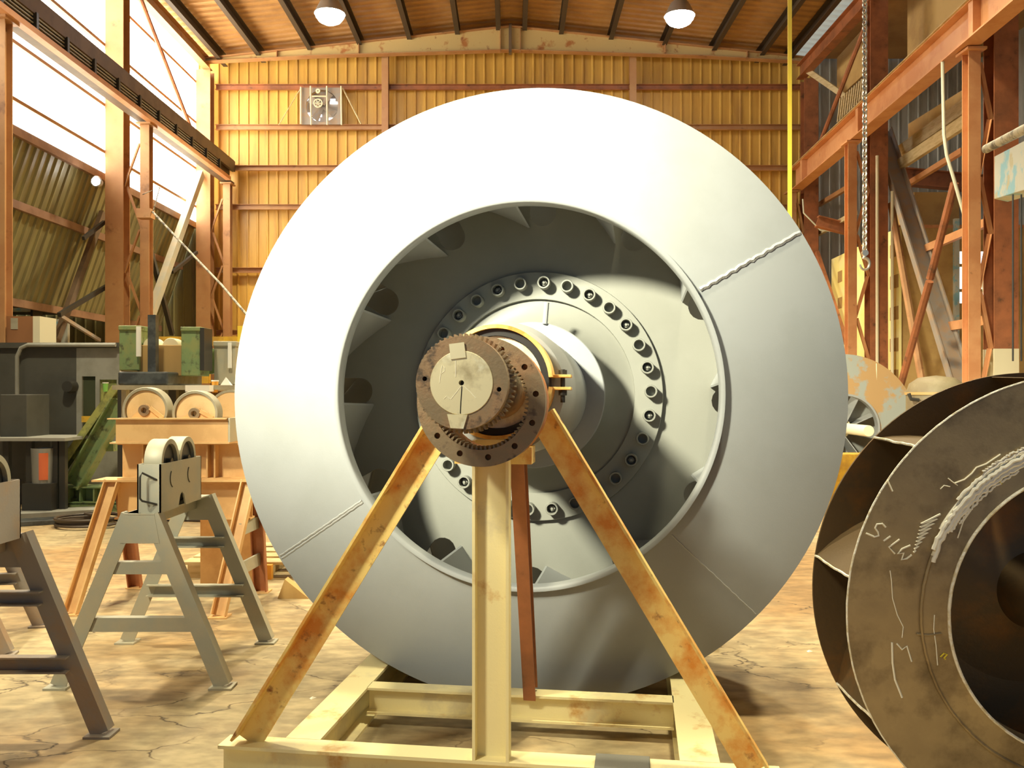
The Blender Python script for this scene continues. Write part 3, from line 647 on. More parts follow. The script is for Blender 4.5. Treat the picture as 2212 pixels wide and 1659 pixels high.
# shaft end and gear coupling hub
MB(FM).lathe([(0, -1.70), (.13, -1.70), (.13, -.93), (0, -.93)], 48).build('shaft_neck', M_steel_old, parent=IMP)
face = MB(FM).lathe([(.009, -1.776), (.107, -1.776), (.109, -1.773), (.109, -1.70), (0, -1.70), (0, -1.74), (.009, -1.745)], 64).build('shaft_end', M_steel_face, parent=IMP)
MB(FM).lathe([(0, -1.7462), (.0089, -1.7462), (.0089, -1.7455), (0, -1.7455)], 20).build('centre_hole', M_blackhole, parent=face)
def on_face(name, pts, r, mm, y=-1.7765): return MB(FM).tube([(x, y, z) for x, z in pts], r, 5).build(name, mm, parent=face)
on_face('scribed_line', [(.002, -.012), (-.001, -.06), (-.003, -.104)], .0016, M_blackhole)
on_face('chalk_mark', [(-.075, .0), (-.071, .035), (-.066, .06), (-.058, .052), (-.058, .04), (-.068, .032)], .0011, M_chalk)
on_face('chalk_mark', [(-.02, .02), (-.02, .075)], .0013, M_chalk)
on_face('chalk_mark', [(.0, -.01), (-.015, -.03), (-.035, -.055)], .0009, M_chalk)
on_face('chalk_mark', [(.004, -.008), (.03, -.03), (.05, -.052)], .0009, M_chalk)
on_face('chalk_mark', [(-.06, -.055), (-.05, -.045), (-.04, -.055)], .0009, M_chalk)
HUB = thing('coupling_hub', FM @ Vector((0, -1.7, -.17)), 'toothed steel coupling hub fitted on the end of the shaft', 'coupling', M=base_M(FM @ Matrix.Translation((0, -1.72, 0)), .17))
MB(FM).plate(circle(.1585, 72), [circle(.1095, 48), circle(.0082, 14, -.128, .014), circle(.0082, 14, .128, -.022)], .05, M=Matrix.Translation((0, -1.772, 0))).build('hub_face', M_steel_old, parent=HUB, smooth=30)
MB(FM).lathe([(0, -1.724), (.15, -1.724), (.15, -1.60), (0, -1.60)], 48).build('hub_body', M_steel_old, parent=HUB) if 0 else MB(FM).lathe([(.131, -1.7215), (.158, -1.7215), (.158, -1.66), (.145, -1.60), (.131, -1.60)], 64).build('hub_body', M_steel_old, parent=HUB)
m = MB(FM)
for k in range(58):
    a = 2*PI*k/58; M_ = Matrix.Rotation(-a, 4, 'Y')
    m.add([M_ @ Vector(p) for p in [(-.0062, -1.715, .155), (.0062, -1.715, .155), (.0025, -1.715, .1735), (-.0025, -1.715, .1735), (-.0062, -1.665, .155), (.0062, -1.665, .155), (.0025, -1.665, .1735), (-.0025, -1.665, .1735)]], [(0, 1, 2, 3), (7, 6, 5, 4), (0, 4, 5, 1), (1, 5, 6, 2), (2, 6, 7, 3), (3, 7, 4, 0)])
m.build('gear_teeth', M_steel_old, parent=HUB, smooth=0)
for x in (-.128, .128): MB(FM).lathe([(0, -1.725), (.0081, -1.725), (.0081, -1.7235), (0, -1.7235)], 14, M=Matrix.Translation((x, 0, .014 if x < 0 else -.022))).build('drilled_hole', M_blackhole, parent=HUB)
M_ = Matrix.Rotation(math.radians(-7), 4, 'Y')
MB(FM).box(-.026, .026, -1.781, -1.776, .083, .135, M=M_).build('masking_tape', M_cream2, parent=HUB, smooth=0, label='pale square of tape')
MB(FM).add([(-.048, -1.779, -.106), (.022, -1.779, -.108), (.008, -1.779, -.155), (-.036, -1.779, -.153), (-.048, -1.77, -.106), (.022, -1.77, -.108), (.008, -1.77, -.155), (-.036, -1.77, -.153)], [(0, 1, 2, 3), (7, 6, 5, 4), (0, 4, 5, 1), (1, 5, 6, 2), (2, 6, 7, 3), (3, 7, 4, 0)]).build('key', M_steel_face, parent=HUB, smooth=0)

# loose coupling sleeve sagging behind the hub
SC_ = FM.copy(); SC_.translation = FM @ Vector((.018, 0, -.060))
SLV = thing('coupling_sleeve', SC_ @ Vector((0, -1.5, -.24)), 'rusty flanged coupling sleeve hanging loose behind the toothed hub', 'coupling', M=base_M(SC_ @ Matrix.Translation((0, -1.5, 0)), .24))
hl = [circle(.0115, 12, .206*math.cos(math.radians(a)), .206*math.sin(math.radians(a))) for a in range(8, 368, 30)]
MB(SC_).plate(circle(.240, 80), [circle(.178, 72)]+hl, .035, M=Matrix.Translation((0, -1.505, 0))).build('flange', M_steel_old, parent=SLV, smooth=30)
MB(SC_).lathe([(.178, -1.47), (.232, -1.47), (.236, -1.34), (.215, -1.26), (.215, -1.20), (.178, -1.20)], 72).build('sleeve_body', M_orange, parent=SLV)
m = MB(SC_)
for k in range(66):
    a = 2*PI*k/66; M2 = Matrix.Rotation(-a, 4, 'Y')
    m.add([M2 @ Vector(p) for p in [(-.0052, -1.495, .1785), (.0052, -1.495, .1785), (.002, -1.495, .164), (-.002, -1.495, .164), (-.0052, -1.42, .1785), (.0052, -1.42, .1785), (.002, -1.42, .164), (-.002, -1.42, .164)]], [(3, 2, 1, 0), (4, 5, 6, 7), (1, 5, 4, 0), (2, 6, 5, 1), (3, 7, 6, 2), (0, 4, 7, 3)])
m.build('internal_teeth', M_steel_old, parent=SLV, smooth=0)

# ------------------------------------------------------------------ cream and rust support stand
O0 = axis_pt(3.6/SCL); SM = Matrix(((uv.x, -uv.y, 0, O0.x), (uv.y, uv.x, 0, O0.y), (0, 0, 1, 0), (0, 0, 0, 1)))   # local x right, y into the scene, z up
ST = thing('support_stand', (O0.x, O0.y, 0), 'cream and rust steel stand carrying the shaft of the big impeller', 'stand', M=SM)
H = .2
def sb(p0, p1, prof, up=(0, 0, 1)): return MB(SM).beam(p0, p1, prof, up=up)
sb((-1.17, .02, H/2), (1.15, .02, H/2), Ip(.12, H, .014, .012)).build('front_beam', M_cream, parent=ST, smooth=0)
sb((-.84, .078, H/2), (-.84, 2.45, H/2), Ip(.155, H, .014, .012)).build('side_beam', M_cream, parent=ST, smooth=0)
sb((.84, .078, H/2), (.84, 2.45, H/2), Ip(.160, H, .014, .012)).build('side_beam', M_cream, parent=ST, smooth=0)
sb((-.765, .80, .133), (.765, .80, .133), Ip(.10, .134, .012, .012)).build('cross_beam', M_cream, parent=ST, smooth=0)
sb((-1.17, 2.5, H/2), (1.15, 2.5, H/2), Ip(.12, H, .014, .012)).build('rear_beam', M_cream_rust, parent=ST, smooth=0)
# legs: angle section, web faces the front, outer flange points forward
def leg(x0, z0, x1, z1, sgn):
    d = Vector((x1-x0, 0, z1-z0)).normalized(); out = Vector((sgn*abs(d.z), 0, abs(d.x)))      # outward normal in the frame plane
    y = .02; w_, dep, t_ = .115, .075, .011
    a = Vector((x0, y, z0)); b = Vector((x1, y, z1)); n = Vector((0, -1, 0))
    m = MB(SM)
    prof = [(-w_/2, 0), (w_/2-t_, 0), (w_/2-t_, dep), (w_/2, dep), (w_/2, -t_), (-w_/2, -t_)]
    vs = [p+out*q+n*r for p in (a, b) for q, r in prof]; k = len(prof)
    m.add(vs, [tuple(range(k)), tuple(range(k, 2*k))[::-1]]+[(i, (i+1) % k, k+(i+1) % k, k+i) for i in range(k)])
    return m.build('leg', M_cream_rust, parent=ST, smooth=0)
leg(-.19, 1.60, -1.06, H, -1)
leg(.205, 1.60, 1.05, H, 1)
m = MB(SM); pr = [(-.075, 0), (.075, 0), (.075, .07), (.063, .07), (.063, .012), (-.063, .012), (-.063, .07), (-.075, .07)]
vs = [Vector((.0+x, .03-y, z)) for z in (H, 1.50) for x, y in pr]; k = 8
m.add(vs, [tuple(range(k)), tuple(range(k, 2*k))[::-1]]+[(i, (i+1) % k, k+(i+1) % k, k+i) for i in range(k)]); m.build('centre_post', M_cream, parent=ST, smooth=0)
sb((.06, .12, 1.48), (.035, .79, H), Cp(.06, .10, .012), up=(0, 1, 0)).build('rear_prop', M_redbrown, parent=ST, smooth=0)
# clamp ring round the shaft neck
RM = FM.copy(); RM.translation = FM @ Vector((.0, -.985, .028))
MB(RM).lathe([(.226, -.075), (.242, -.075), (.242, .075), (.226, .075)], 72, a0=math.radians(5), a1=math.radians(355)).build('clamp_ring', M_cream_rust, parent=ST)
MB(RM).lathe([(.196, -.055), (.224, -.055), (.224, .06), (.196, .06)], 72).build('rubber_liner', M_blackhole, parent=ST)
MB(RM).lathe([(.13, -.04), (.194, -.04), (.194, .05), (.13, .05)], 72).build('bearing_ring', M_steel_face, parent=ST)
for z in (.026, -.026):
    MB(RM).box(.232, .315, -.035, .035, z-.006, z+.006).build('clamp_ear', M_cream_rust, parent=ST, smooth=0, bevel=.002)
MB(RM).tube([(.278, 0, .055), (.278, 0, -.085)], .010, 10).build('clamp_bolt', M_dark, parent=ST)
MB(RM).tube([(.278, 0, .032), (.278, 0, .052)], .020, 6).build('bolt_head', M_dark, parent=ST, smooth=0)
MB(RM).tube([(.278, 0, -.033), (.278, 0, -.055)], .020, 6).build('nut', M_dark, parent=ST, smooth=0)
m = MB(SM); m.box(-.16, .16, .02, .16, 1.40, 1.47); m.build('saddle', M_cream_rust, parent=ST, smooth=0)
# rubber pad draped over the front beam
m = MB(SM); m.box(.42, .64, -.048, .088, H, H+.008); m.box(.42, .64, -.056, -.048, .04, H+.008)
m.build('rubber_pad', M_rubber, smooth=0, bevel=.003, label='grey rubber pad draped over the front beam of the stand', cat='pad')

# ------------------------------------------------------------------ brown impeller, right foreground
BM = T(2.108, 3.235, .8925, 0, 1.68, 0)
BI = thing('impeller', (0, 0, 0), 'brown unpainted steel impeller cut by the right edge of the photo', 'impeller', M=base_M(BM, .872))
dY = .377
MB(BM).lathe([(.874, 0), (.874, .010), (.61, -.018), (.60, -.030)], 128).build('shroud', M_brown, parent=BI, smooth=50)
MB(BM).lathe([(.618, -.033), (.618, -.018), (.53, -.032), (.522, -.045), (.53, -.052)], 128).build('inlet_collar', M_brown, parent=BI, smooth=50)
MB(BM).lathe([(.53, -.052), (.534, -.046), (.526, .06), (.518, .06)], 128).build('inlet_lip', M_brown, parent=BI, smooth=50)
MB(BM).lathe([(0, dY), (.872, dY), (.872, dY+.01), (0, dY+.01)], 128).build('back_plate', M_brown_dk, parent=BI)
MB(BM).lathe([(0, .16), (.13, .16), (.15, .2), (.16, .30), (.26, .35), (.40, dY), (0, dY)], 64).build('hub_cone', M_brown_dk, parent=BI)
for k in range(10):
    a = math.radians(136+36*k); Mk = BM; n = 8; vs = []; fs = []
    for i in range(n+1):
        tt = i/n; r = .55+(.868-.55)*tt; ph = a-.5*(1-tt)*1.0
        for off in (-.004, .004):
            x, z = r*math.cos(ph)-off*math.sin(ph), r*math.sin(ph)+off*math.cos(ph); vs += [(x, .003, z), (x, dY, z)]
    for i in range(n):
        q = i*4; w_ = q+4; fs += [(q, q+1, w_+1, w_), (q+2, w_+2, w_+3, q+3), (q, w_, w_+2, q+2), (q+1, q+3, w_+3, w_+1)]
    fs += [(0, 2, 3, 1), (n*4, n*4+1, n*4+3, n*4+2)]
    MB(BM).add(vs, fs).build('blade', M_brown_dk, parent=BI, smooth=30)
# weld bead along the blade tips
for a in (136, 172, 208):
    ar = math.radians(a); m = MB(BM); pts = [(.872*math.cos(ar), .01+(dY-.01)*i/10, .872*math.sin(ar)+random.uniform(-.003, .003)) for i in range(11)]
    m.tube(pts, .005, 5).build('weld_bead', M_bright, parent=BI)
def ring_arc(r, a0, a1, y, rad, mm, name, seg=40, wob=.0):
    pts = []
    for i in range(seg+1):
        a = math.radians(a0+(a1-a0)*i/seg); rr = r+wob*random.uniform(-1, 1); pts.append((rr*math.cos(a), y, rr*math.sin(a)))
    return MB(BM).tube(pts, rad, 6).build(name, mm, parent=BI)
ring_arc(.618, 95, 160, -.034, .006, M_bright, 'weld_bead', 40, .001); ring_arc(.618, 160, 265, -.034, .006, M_brown, 'weld_bead', 50, .001)
ring_arc(.874, 95, 265, .004, .0045, M_bright, 'weld_bead', 90, .0006)
ring_arc(.528, 90, 270, -.055, .006, M_bright, 'weld_bead', 80, .0005)
MB(BM).lathe([(.602, -.0405), (.636, -.0335), (.638, -.0150), (.600, -.0250)], 40, a0=math.radians(106), a1=math.radians(151)).build('ground_band', M_ground_glare, parent=BI)
for r_, a0_, a1_, w_ in ((.645, 100, 140, .006), (.628, 110, 158, .008), (.614, 108, 162, .008), (.600, 112, 150, .006), (.588, 118, 146, .004), (.655, 112, 128, .004)):
    ring_arc(r_, a0_, a1_, -.036 if r_ > .63 else -.041, w_, M_ground_glare, 'ground_band', 50, .0035)
def chalk(pts, mm=M_chalk, r=.0035, name='chalk_stroke'):
    q = []
    for px, py in pts:       # crop coordinates -> direction -> meet the shroud plane
        px, py = 1700+px/1.931, 800+py/1.931; d = Vector(((px-CX)/F, 1, (HY-py)/F)); n = BM.to_3x3() @ Vector((0, 1, 0)); p0 = BM @ Vector((0, -.014, 0))
        for _ in range(4):
            t_ = (p0-Vector((0, 0, CZ))).dot(n)/d.dot(n); hit = Vector((0, 0, CZ))+d*t_
            lc = BM.inverted() @ hit; rr = math.hypot(lc.x, lc.z)
            yy = -.030*(.874-rr)/.274 if rr > .618 else -.033-.019*(.618-rr)/.088
            p0 = BM @ Vector((0, yy-.002, 0))
        q.append(hit)
    return MB().tube(q, r, 5).build(name, mm, parent=BI)
zz = []
for k in range(9): zz += [(640-k*13, 600+k*19), (560-k*4, 640+k*15)]
chalk(zz, M_chalk, .004, 'grinding_scratch')
chalk([(700, 470), (740, 455), (770, 430), (790, 405), (830, 390), (890, 350)], M_chalk, .003, 'grinding_scratch')
chalk([(412, 655), (398, 640), (375, 642), (368, 658), (380, 675), (383, 690), (365, 695), (330, 680)], name='chalk_letter')
chalk([(432, 692), (403, 712)], name='chalk_letter')
chalk([(470, 705), (425, 738), (450, 765)], name='chalk_letter')
chalk([(515, 730), (480, 745), (462, 765), (487, 762), (478, 790), (500, 785), (520, 770)], name='chalk_letter')
chalk([(430, 835), (436, 880), (440, 950), (460, 1020), (485, 1070), (480, 1115)], r=.002)
chalk([(438, 1135), (440, 1220), (450, 1290), (480, 1365)], r=.004)
chalk([(458, 1140), (480, 1165), (500, 1150), (520, 1215)], r=.003)
chalk([(420, 460), (440, 505)], r=.003); chalk([(640, 495), (655, 480), (680, 485)], r=.002); chalk([(672, 450), (690, 465), (712, 480)], r=.002)
chalk([(540, 1100), (590, 1105), (645, 1098)], M_brown, .004, 'weld_line')
chalk([(640, 1195), (655, 1180), (668, 1185), (655, 1200), (662, 1205)], M_yellow, .003, 'yellow_mark')
chalk([(860, 455), (880, 450), (895, 475)], M_yellow, .003, 'yellow_mark')
chalk([(785, 530), (770, 580), (735, 630), (712, 700)], r=.0025); chalk([(615, 1020), (612, 1080), (622, 1150), (628, 1230)], r=.002)
m = MB(BM)
pts = [(math.radians(a), r) for a, r in ((110, .64), (104, .63), (98, .66), (99, .72), (103, .75), (107, .72), (109, .68))]
m.add([(r*math.cos(a), -.034+.1*(r-.62), r*math.sin(a)) for a, r in pts]+[(r*math.cos(a), -.020+.1*(r-.62), r*math.sin(a)) for a, r in pts], [tuple(range(7)), tuple(range(7, 14))[::-1]]+[(i, (i+1) % 7, 7+(i+1) % 7, 7+i) for i in range(7)])
m.build('teal_patch', M_teal, parent=BI, smooth=0, label='pale teal smear of marking paint')
for a, r in ((170, .46), (184, .45), (200, .44), (222, .44)):
    ar = math.radians(a); MB(BM).lathe([(0, dY-.02), (.016, dY-.02), (.016, dY), (0, dY)], 6, M=Matrix.Translation((r*math.cos(ar), 0, r*math.sin(ar)))).build('hub_bolt', M_brown_dk, parent=BI, smooth=0)

# ------------------------------------------------------------------ small grey impeller beyond
GM = T(5.01, 13.3, 1.14, 0, 0, 0)
GI = thing('impeller', (0, 0, 0), 'smaller rust-stained grey impeller half hidden behind the big one at right', 'impeller', M=base_M(GM, 1.12))
MB(GM).lathe([(1.12, 0), (1.12, .015), (.50, -.02), (.50, -.04)], 96).build('shroud', M_smallfan, parent=GI, smooth=50)
MB(GM).lathe([(.52, -.09), (.52, .02), (.49, .03), (.49, -.09)], 96).build('inlet_ring', M_primer, parent=GI, smooth=50)
MB(GM).lathe([(0, .42), (1.12, .42), (1.12, .44), (0, .44)], 72).build('back_plate', M_booth_f, parent=GI)
for k in range(9):
    a = math.radians(10+40*k)
    MB(GM).beam((.14*math.cos(a), .25, .14*math.sin(a)), (.56*math.cos(a+.2), .2, .56*math.sin(a+.2)), Bp(.36, .012), up=(-math.sin(a), 0, math.cos(a))).build('blade', M_primer, parent=GI, smooth=0)
MB(GM).lathe([(0, -.95), (.075, -.95), (.08, -.94), (.08, .1), (.16, .12), (.16, .42), (0, .42)], 32).build('shaft', M_cream2, parent=GI)
for a in (25, 140): MB(GM).tube([(.55*math.cos(math.radians(a)), -.022, .55*math.sin(math.radians(a))), (1.1*math.cos(math.radians(a+38)), 0, 1.1*math.sin(math.radians(a+38)))], .008, 6).build('weld_seam', M_cream2, parent=GI)
MB().box(4.3, 5.2, 11.9, 12.2, .0, .85).build('floor_support', M_yelpaint, smooth=0, bevel=.01, label='yellow support block in front of the smaller grey impeller', cat='block')
# tan pressure vessel dome
V = T(*PY(2022, 870, 9.5), 0, 0, 0)
t = thing('dust_drum', PY(2022, 960, 9.5), 'dusty round-topped drum standing behind the brown impeller', 'drum')
b = PY(2022, 900, 9.5); MV = Matrix.Translation((b.x, 9.5, 0)) @ Matrix.Rotation(PI/2, 4, 'X')
MB(MV).lathe([(0, 0), (.30, 0), (.30, 1.68), (.27, 1.78), (.18, 1.845), (0, 1.87)], 36).build('drum_body', M_dust, parent=t, smooth=50)
MB(MV).lathe([(.30, 1.66), (.315, 1.66), (.315, 1.69), (.30, 1.69)], 36).build('rim_band', M_brownsq, parent=t)
MB().tube([PY(1963, 850, 9.3), PY(1968, 862, 9.3), PY(1985, 864, 9.3)], .02, 8).build('side_pipe', M_dark, parent=t)

# ------------------------------------------------------------------ trestles
def trestle(M, L, mm, label, group=None, w=.94, tw=.17, h=1.0):
    t = thing('trestle', (0, 0, 0), label, 'trestle', group, M=M)
    MB(M).beam((0, 0, h-.045), (0, L, h-.045), Cp(.09, .09, .01, -1)).build('top_rail', mm, parent=t, smooth=0)
    MB(M).box(-tw/2, tw/2, -.012, L+.012, h-.008, h).build('top_plate', mm, parent=t, smooth=0)
    for ye, s in ((0, -1), (L, 1)):
        for sx in (-1, 1):
            a = Vector((sx*tw/2*.75, ye, h-.01)); b = Vector((sx*w/2, ye, .012))
            d = (b-a).normalized(); out = Vector((sx*abs(d.z), 0, abs(d.x))); n = Vector((0, -1, 0))
            prof = [(-.045, 0), (.035, 0), (.035, -.06*1), (.045, -.06), (.045, .01), (-.045, .01)]
            vs = [p+out*q+n*r for p in (a, b) for q, r in prof]; k = 6
            MB(M).add(vs, [tuple(range(k)), tuple(range(k, 2*k))[::-1]]+[(i, (i+1) % k, k+(i+1) % k, k+i) for i in range(k)]).build('leg', mm, parent=t, smooth=0)
            MB(M).box(sx*w/2-.065, sx*w/2+.065, ye-.05, ye+.07, 0, .012).build('foot_plate', mm, parent=t, smooth=0)
        for z, hh in ((.685, .07), (.36, .08)):
            xx = tw/2*.75+(w/2-tw/2*.75)*(h-z)/h
            MB(M).beam((-xx, ye+.002, z), (xx, ye+.002, z), Cp(.055, hh, .008, -1 if s < 0 else 1)).build('crossbar', mm, parent=t, smooth=0)
        zz = h-.17; xx = tw/2+.05
        MB(M).plate([(-tw/2, h-.01), (tw/2, h-.01), (xx*.85, zz), (-xx*.85, zz)], [], .008, M=Matrix.Translation((0, ye-.012 if s < 0 else ye+.004, 0))).build('gusset_plate', mm, parent=t, smooth=0)
    return t
TA = trestle(T(-2.13, 5.04, 0, 0), .9, M_trestle, 'grey-green painted trestle carrying a roller block, left of the big impeller')
TB = trestle(T(-2.50, 3.44, 0, 0), .9, M_trestle_b, 'brown-grey trestle at the left edge nearest the camera')
TC = trestle(T(-3.72, 5.55, 0, 12), .72, M_trestle_b, 'brown trestle partly hidden behind the one at the left edge')
MB().beam((-3.28, 6.5, .03), (-3.62, 5.4, .03), Lp(.06, .1, .01)).build('sole_bar', M_trestle, parent=TC, smooth=0) if 0 else None

def roller_block(M, mm, label, group=None):
    t = thing('roller_block', (0, 0, 0), label, 'roller block', group, M=M)
    L_, W_, Hh = .66, .135, .28
    side = [(0, 0), (.27, 0), (.30, .07), (.33, .085), (.36, .07), (.39, 0), (L_, 0), (L_, Hh), (0, Hh)]
    for x in (-W_/2, W_/2-.008):
        m = MB(M); vs = [(x+dx, y, z) for dx in (0, .008) for y, z in side]; k = len(side)
        m.add(vs, [tuple(range(k)), tuple(range(k, 2*k))[::-1]]+[(i, (i+1) % k, k+(i+1) % k, k+i) for i in range(k)]); m.build('side_plate', mm, parent=t, smooth=0)
    for y in (0, L_-.008): MB(M).box(-W_/2, W_/2, y, y+.008, 0, Hh).build('end_plate', mm, parent=t, smooth=0)
    MB(M).tube([(.045, 0, .05), (-.02, -.045, .075), (-.03, -.05, .09), (-.03, -.05, .21), (-.02, -.045, .235), (.045, 0, .19)], .006, 8).build('carry_handle', M_dark, parent=t)
    for y in (.19, .47):
        MW = M @ Matrix.Translation((0, y, Hh+.0)) @ Matrix.Rotation(PI/2, 4, 'Z')
        wh = MB(MW).lathe([(.108, -.052), (.135, -.052), (.137, -.048), (.137, .048), (.135, .052), (.108, .052)], 48).build('roller', M_drum, parent=t)
        MB(MW).lathe([(0, -.03), (.108, -.03), (.108, .03), (0, .03)], 40).build('roller_disc', M_dark, parent=wh)
        MB(MW).lathe([(0, -.06), (.022, -.06), (.022, .06), (0, .06)], 16).build('axle', M_dark, parent=wh)
    for y in (.19, .47):
        m = MB(M); pts = [(W_/2+.001, y+.05*math.cos(a), .185+.055*math.sin(a)) for a in [2.3+k*.3 for k in range(8)]]
        m.tube(pts, .0035, 5).build('weld_arc', M_dark, parent=t)
    return t
roller_block(T(-2.085, 5.05, 1.0, 0), M_trestle, 'grey-green roller block with two wheels on the grey-green trestle')
RB = roller_block(T(-2.41, 3.535, 1.0, 0), M_trestle_b, 'brown-grey roller block cut by the left edge of the photo')

# orange trestle assembly, behind the grey trestle
def orange_set():
    zt = 1.0
    t = thing('trestle', (0, 0, 0), 'wide orange-brown trestle carrying stacked beams behind the grey one', 'trestle', M=T(-2.67, 7.05, 0))
    xl, xr = -3.28, -2.03
    MB().box(xl-.03, xr+.03, 6.92, 7.18, zt-.015, zt).build('top_plate', M_trestle_o, parent=t, smooth=0)
    MB().beam((xl+.12, 7.05, zt-.17), (xr-.05, 7.05, zt-.17), Ip(.12, .30, .014, .01)).build('top_beam', M_trestle_o, parent=t, smooth=0)
    def lg(x0, y0, x1, y1, mm):
        a = Vector((x0, y0, zt-.02)); b = Vector((x1, y1, .012))
        MB().beam(a, b, Cp(.06, .11, .01, 1), up=(1, 0, 0)).build('leg', mm, parent=t, smooth=0)
    lg(-3.16, 6.98, -3.35, 6.70, M_trestle_o); lg(-2.08, 6.98, -2.2, 6.62, M_trestle_o)
    lg(-3.16, 7.15, -3.25, 7.62, M_redbrown); lg(-2.08, 7.15, -2.12, 7.45, M_redbrown)
    for x, y in ((-3.35, 6.70), (-2.2, 6.62), (-3.25, 7.62), (-2.12, 7.45)): MB().box(x-.07, x+.07, y-.07, y+.07, 0, .012).build('foot_plate', M_trestle_o, parent=t, smooth=0)
    for z in (.62, .3):
        f_ = 1-z
        MB().beam((-2.08-.10*f_, 6.98-.34*f_, z), (-2.08-.04*f_, 7.15+.28*f_, z), Bp(.02, .10)).build('side_tie', M_bluegrey if 0 else M_trestle, parent=t, smooth=0)
    t2 = thing('stacked_beam', (0, 0, 0), 'short orange-brown beam with open web lying on the wide trestle', 'beam', M=T(-2.67, 7.05, zt))
    MB().beam((-3.12, 7.05, zt+.145), (-2.04, 7.05, zt+.145), Ip(.20, .29, .014, .01)).build('web_beam', M_trestle_o, parent=t2, smooth=0)
    for x in (-2.93, -2.88, -2.42, -2.36): MB().box(x, x+.012, 6.96, 7.045, zt+.015, zt+.275).build('stiffener', M_trestle_o, parent=t2, smooth=0)
    t3 = thing('wheel_carriage', (0, 0, 0), 'orange-brown box carriage with two upright wheels on top of the beam stack', 'carriage', M=T(-2.67, 7.05, zt+.29))
    z0 = zt+.29
    MB().box(-3.13, -2.20, 6.84, 7.17, z0, z0+.012).build('base_plate', M_trestle_o, parent=t3, smooth=0)
    m = MB(); m.box(-3.09, -2.215, 6.86, 6.872, z0+.012, z0+.20); m.box(-3.09, -2.215, 7.135, 7.15, z0+.012, z0+.20); m.box(-3.09, -2.215, 6.86, 6.93, z0+.188, z0+.20); m.build('box_frame', M_trestle_o, parent=t3, smooth=0)
    MB().box(-2.214, -2.20, 6.86, 7.15, z0+.012, z0+.20).build('end_plate', M_trestle, parent=t3, smooth=0)
    MB().box(-3.14, -2.22, 6.82, 6.86, z0+.19, z0+.20).build('front_lip', M_trestle_o, parent=t3, smooth=0)
    for px, py in ((320, 886), (427, 893)):
        p = PY(px, py, 7.0); zb = z0+.20-p.z; Mw = Matrix.Translation((p.x, 7.0, p.z))
        wh = MB(Mw).lathe([(0, -.035), (.158, -.035), (.160, -.06), (.178, -.062), (.182, -.055), (.182, .055), (.178, .06), (0, .06)], 56).build('wheel', M_drum, parent=t3)
        MB(Mw).lathe([(0, -.04), (.156, -.04), (.156, -.036), (0, -.036)], 56).build('wheel_face', M_disc, parent=wh)
        MB(Mw).lathe([(.022, -.085), (.044, -.085), (.048, -.07), (.048, -.04), (.022, -.04)], 28).build('hub', M_steel_old, parent=wh)
        MB(Mw).plate([(-.115, zb), (.10, zb), (.10, zb+.04), (.05, .0), (.03, .04), (.0, .055), (-.035, .04), (-.06, .0)], [circle(.03, 20)], .012, M=Matrix.Translation((.01, -.072, 0))).build('axle_bracket', M_trestle_o, parent=t3, smooth=0)
        MB(Mw).beam((.05, -.085, .02), (.15, -.085, zb), Bp(.012, .03)).build('bracket_rib', M_trestle_o, parent=t3, smooth=0)
orange_set()
p = PY(503, 893, 7.9); Mw = Matrix.Translation((p.x, 7.9, p.z))
t = thing('wheel', p-Vector((0, 0, .2)), 'orange wheel peeping out between the two upright wheels and the big impeller', 'wheel')
MB(Mw).lathe([(0, -.05), (.19, -.05), (.20, -.04), (.20, .05), (0, .05)], 48).build('wheel_body', M_disc, parent=t)
MB(Mw).lathe([(.19, -.055), (.212, -.055), (.212, .055), (.19, .055)], 48).build('tyre', M_drum, parent=t)
MB().box(p.x-.25, p.x+.25, 7.78, 8.02, 0, p.z-.21).build('wheel_stand', M_trestle_o, parent=t, smooth=0)
# pale brown carton piece behind the trestle and pallet with lumber
t = thing('lumber_pallet', PZ(520, 1235, 0), 'low timber pallet lying between the orange trestle and the big impeller', 'pallet')
q = Vector((-2.55, 8.2, 0))
for k in range(4): MB().box(-3.0, -1.55, 8.0+k*.28, 8.2+k*.28, .12, .145).build('deck_board', M_wood, parent=t, smooth=0)
for x in (-2.95, -2.35, -1.75): MB().box(x, x+.12, 8.0, 9.05, .0, .12).build('bearer', M_wood, parent=t, smooth=0)
MB().box(-2.25, -2.17, 7.93, 7.995, 0, .13).build('orange_block', M_cup, smooth=0, label='small orange block in front of the pallet, left one', cat='block')
MB().box(-2.72, -2.63, 7.93, 7.995, 0, .12).build('orange_block', M_cup, smooth=0, label='small orange block in front of the pallet seen between the trestle legs', cat='block')
MB().add([(-1.92, 7.2, 0), (-1.66, 7.2, 0), (-1.86, 7.2, .16), (-1.92, 7.3, 0), (-1.66, 7.3, 0), (-1.86, 7.3, .16)], [(0, 1, 2), (5, 4, 3), (0, 3, 4, 1), (1, 4, 5, 2), (2, 5, 3, 0)]).build('wheel_chock', M_tan, smooth=0, label='small orange-tan wedge on the floor at the lower left impeller rim', cat='wedge')

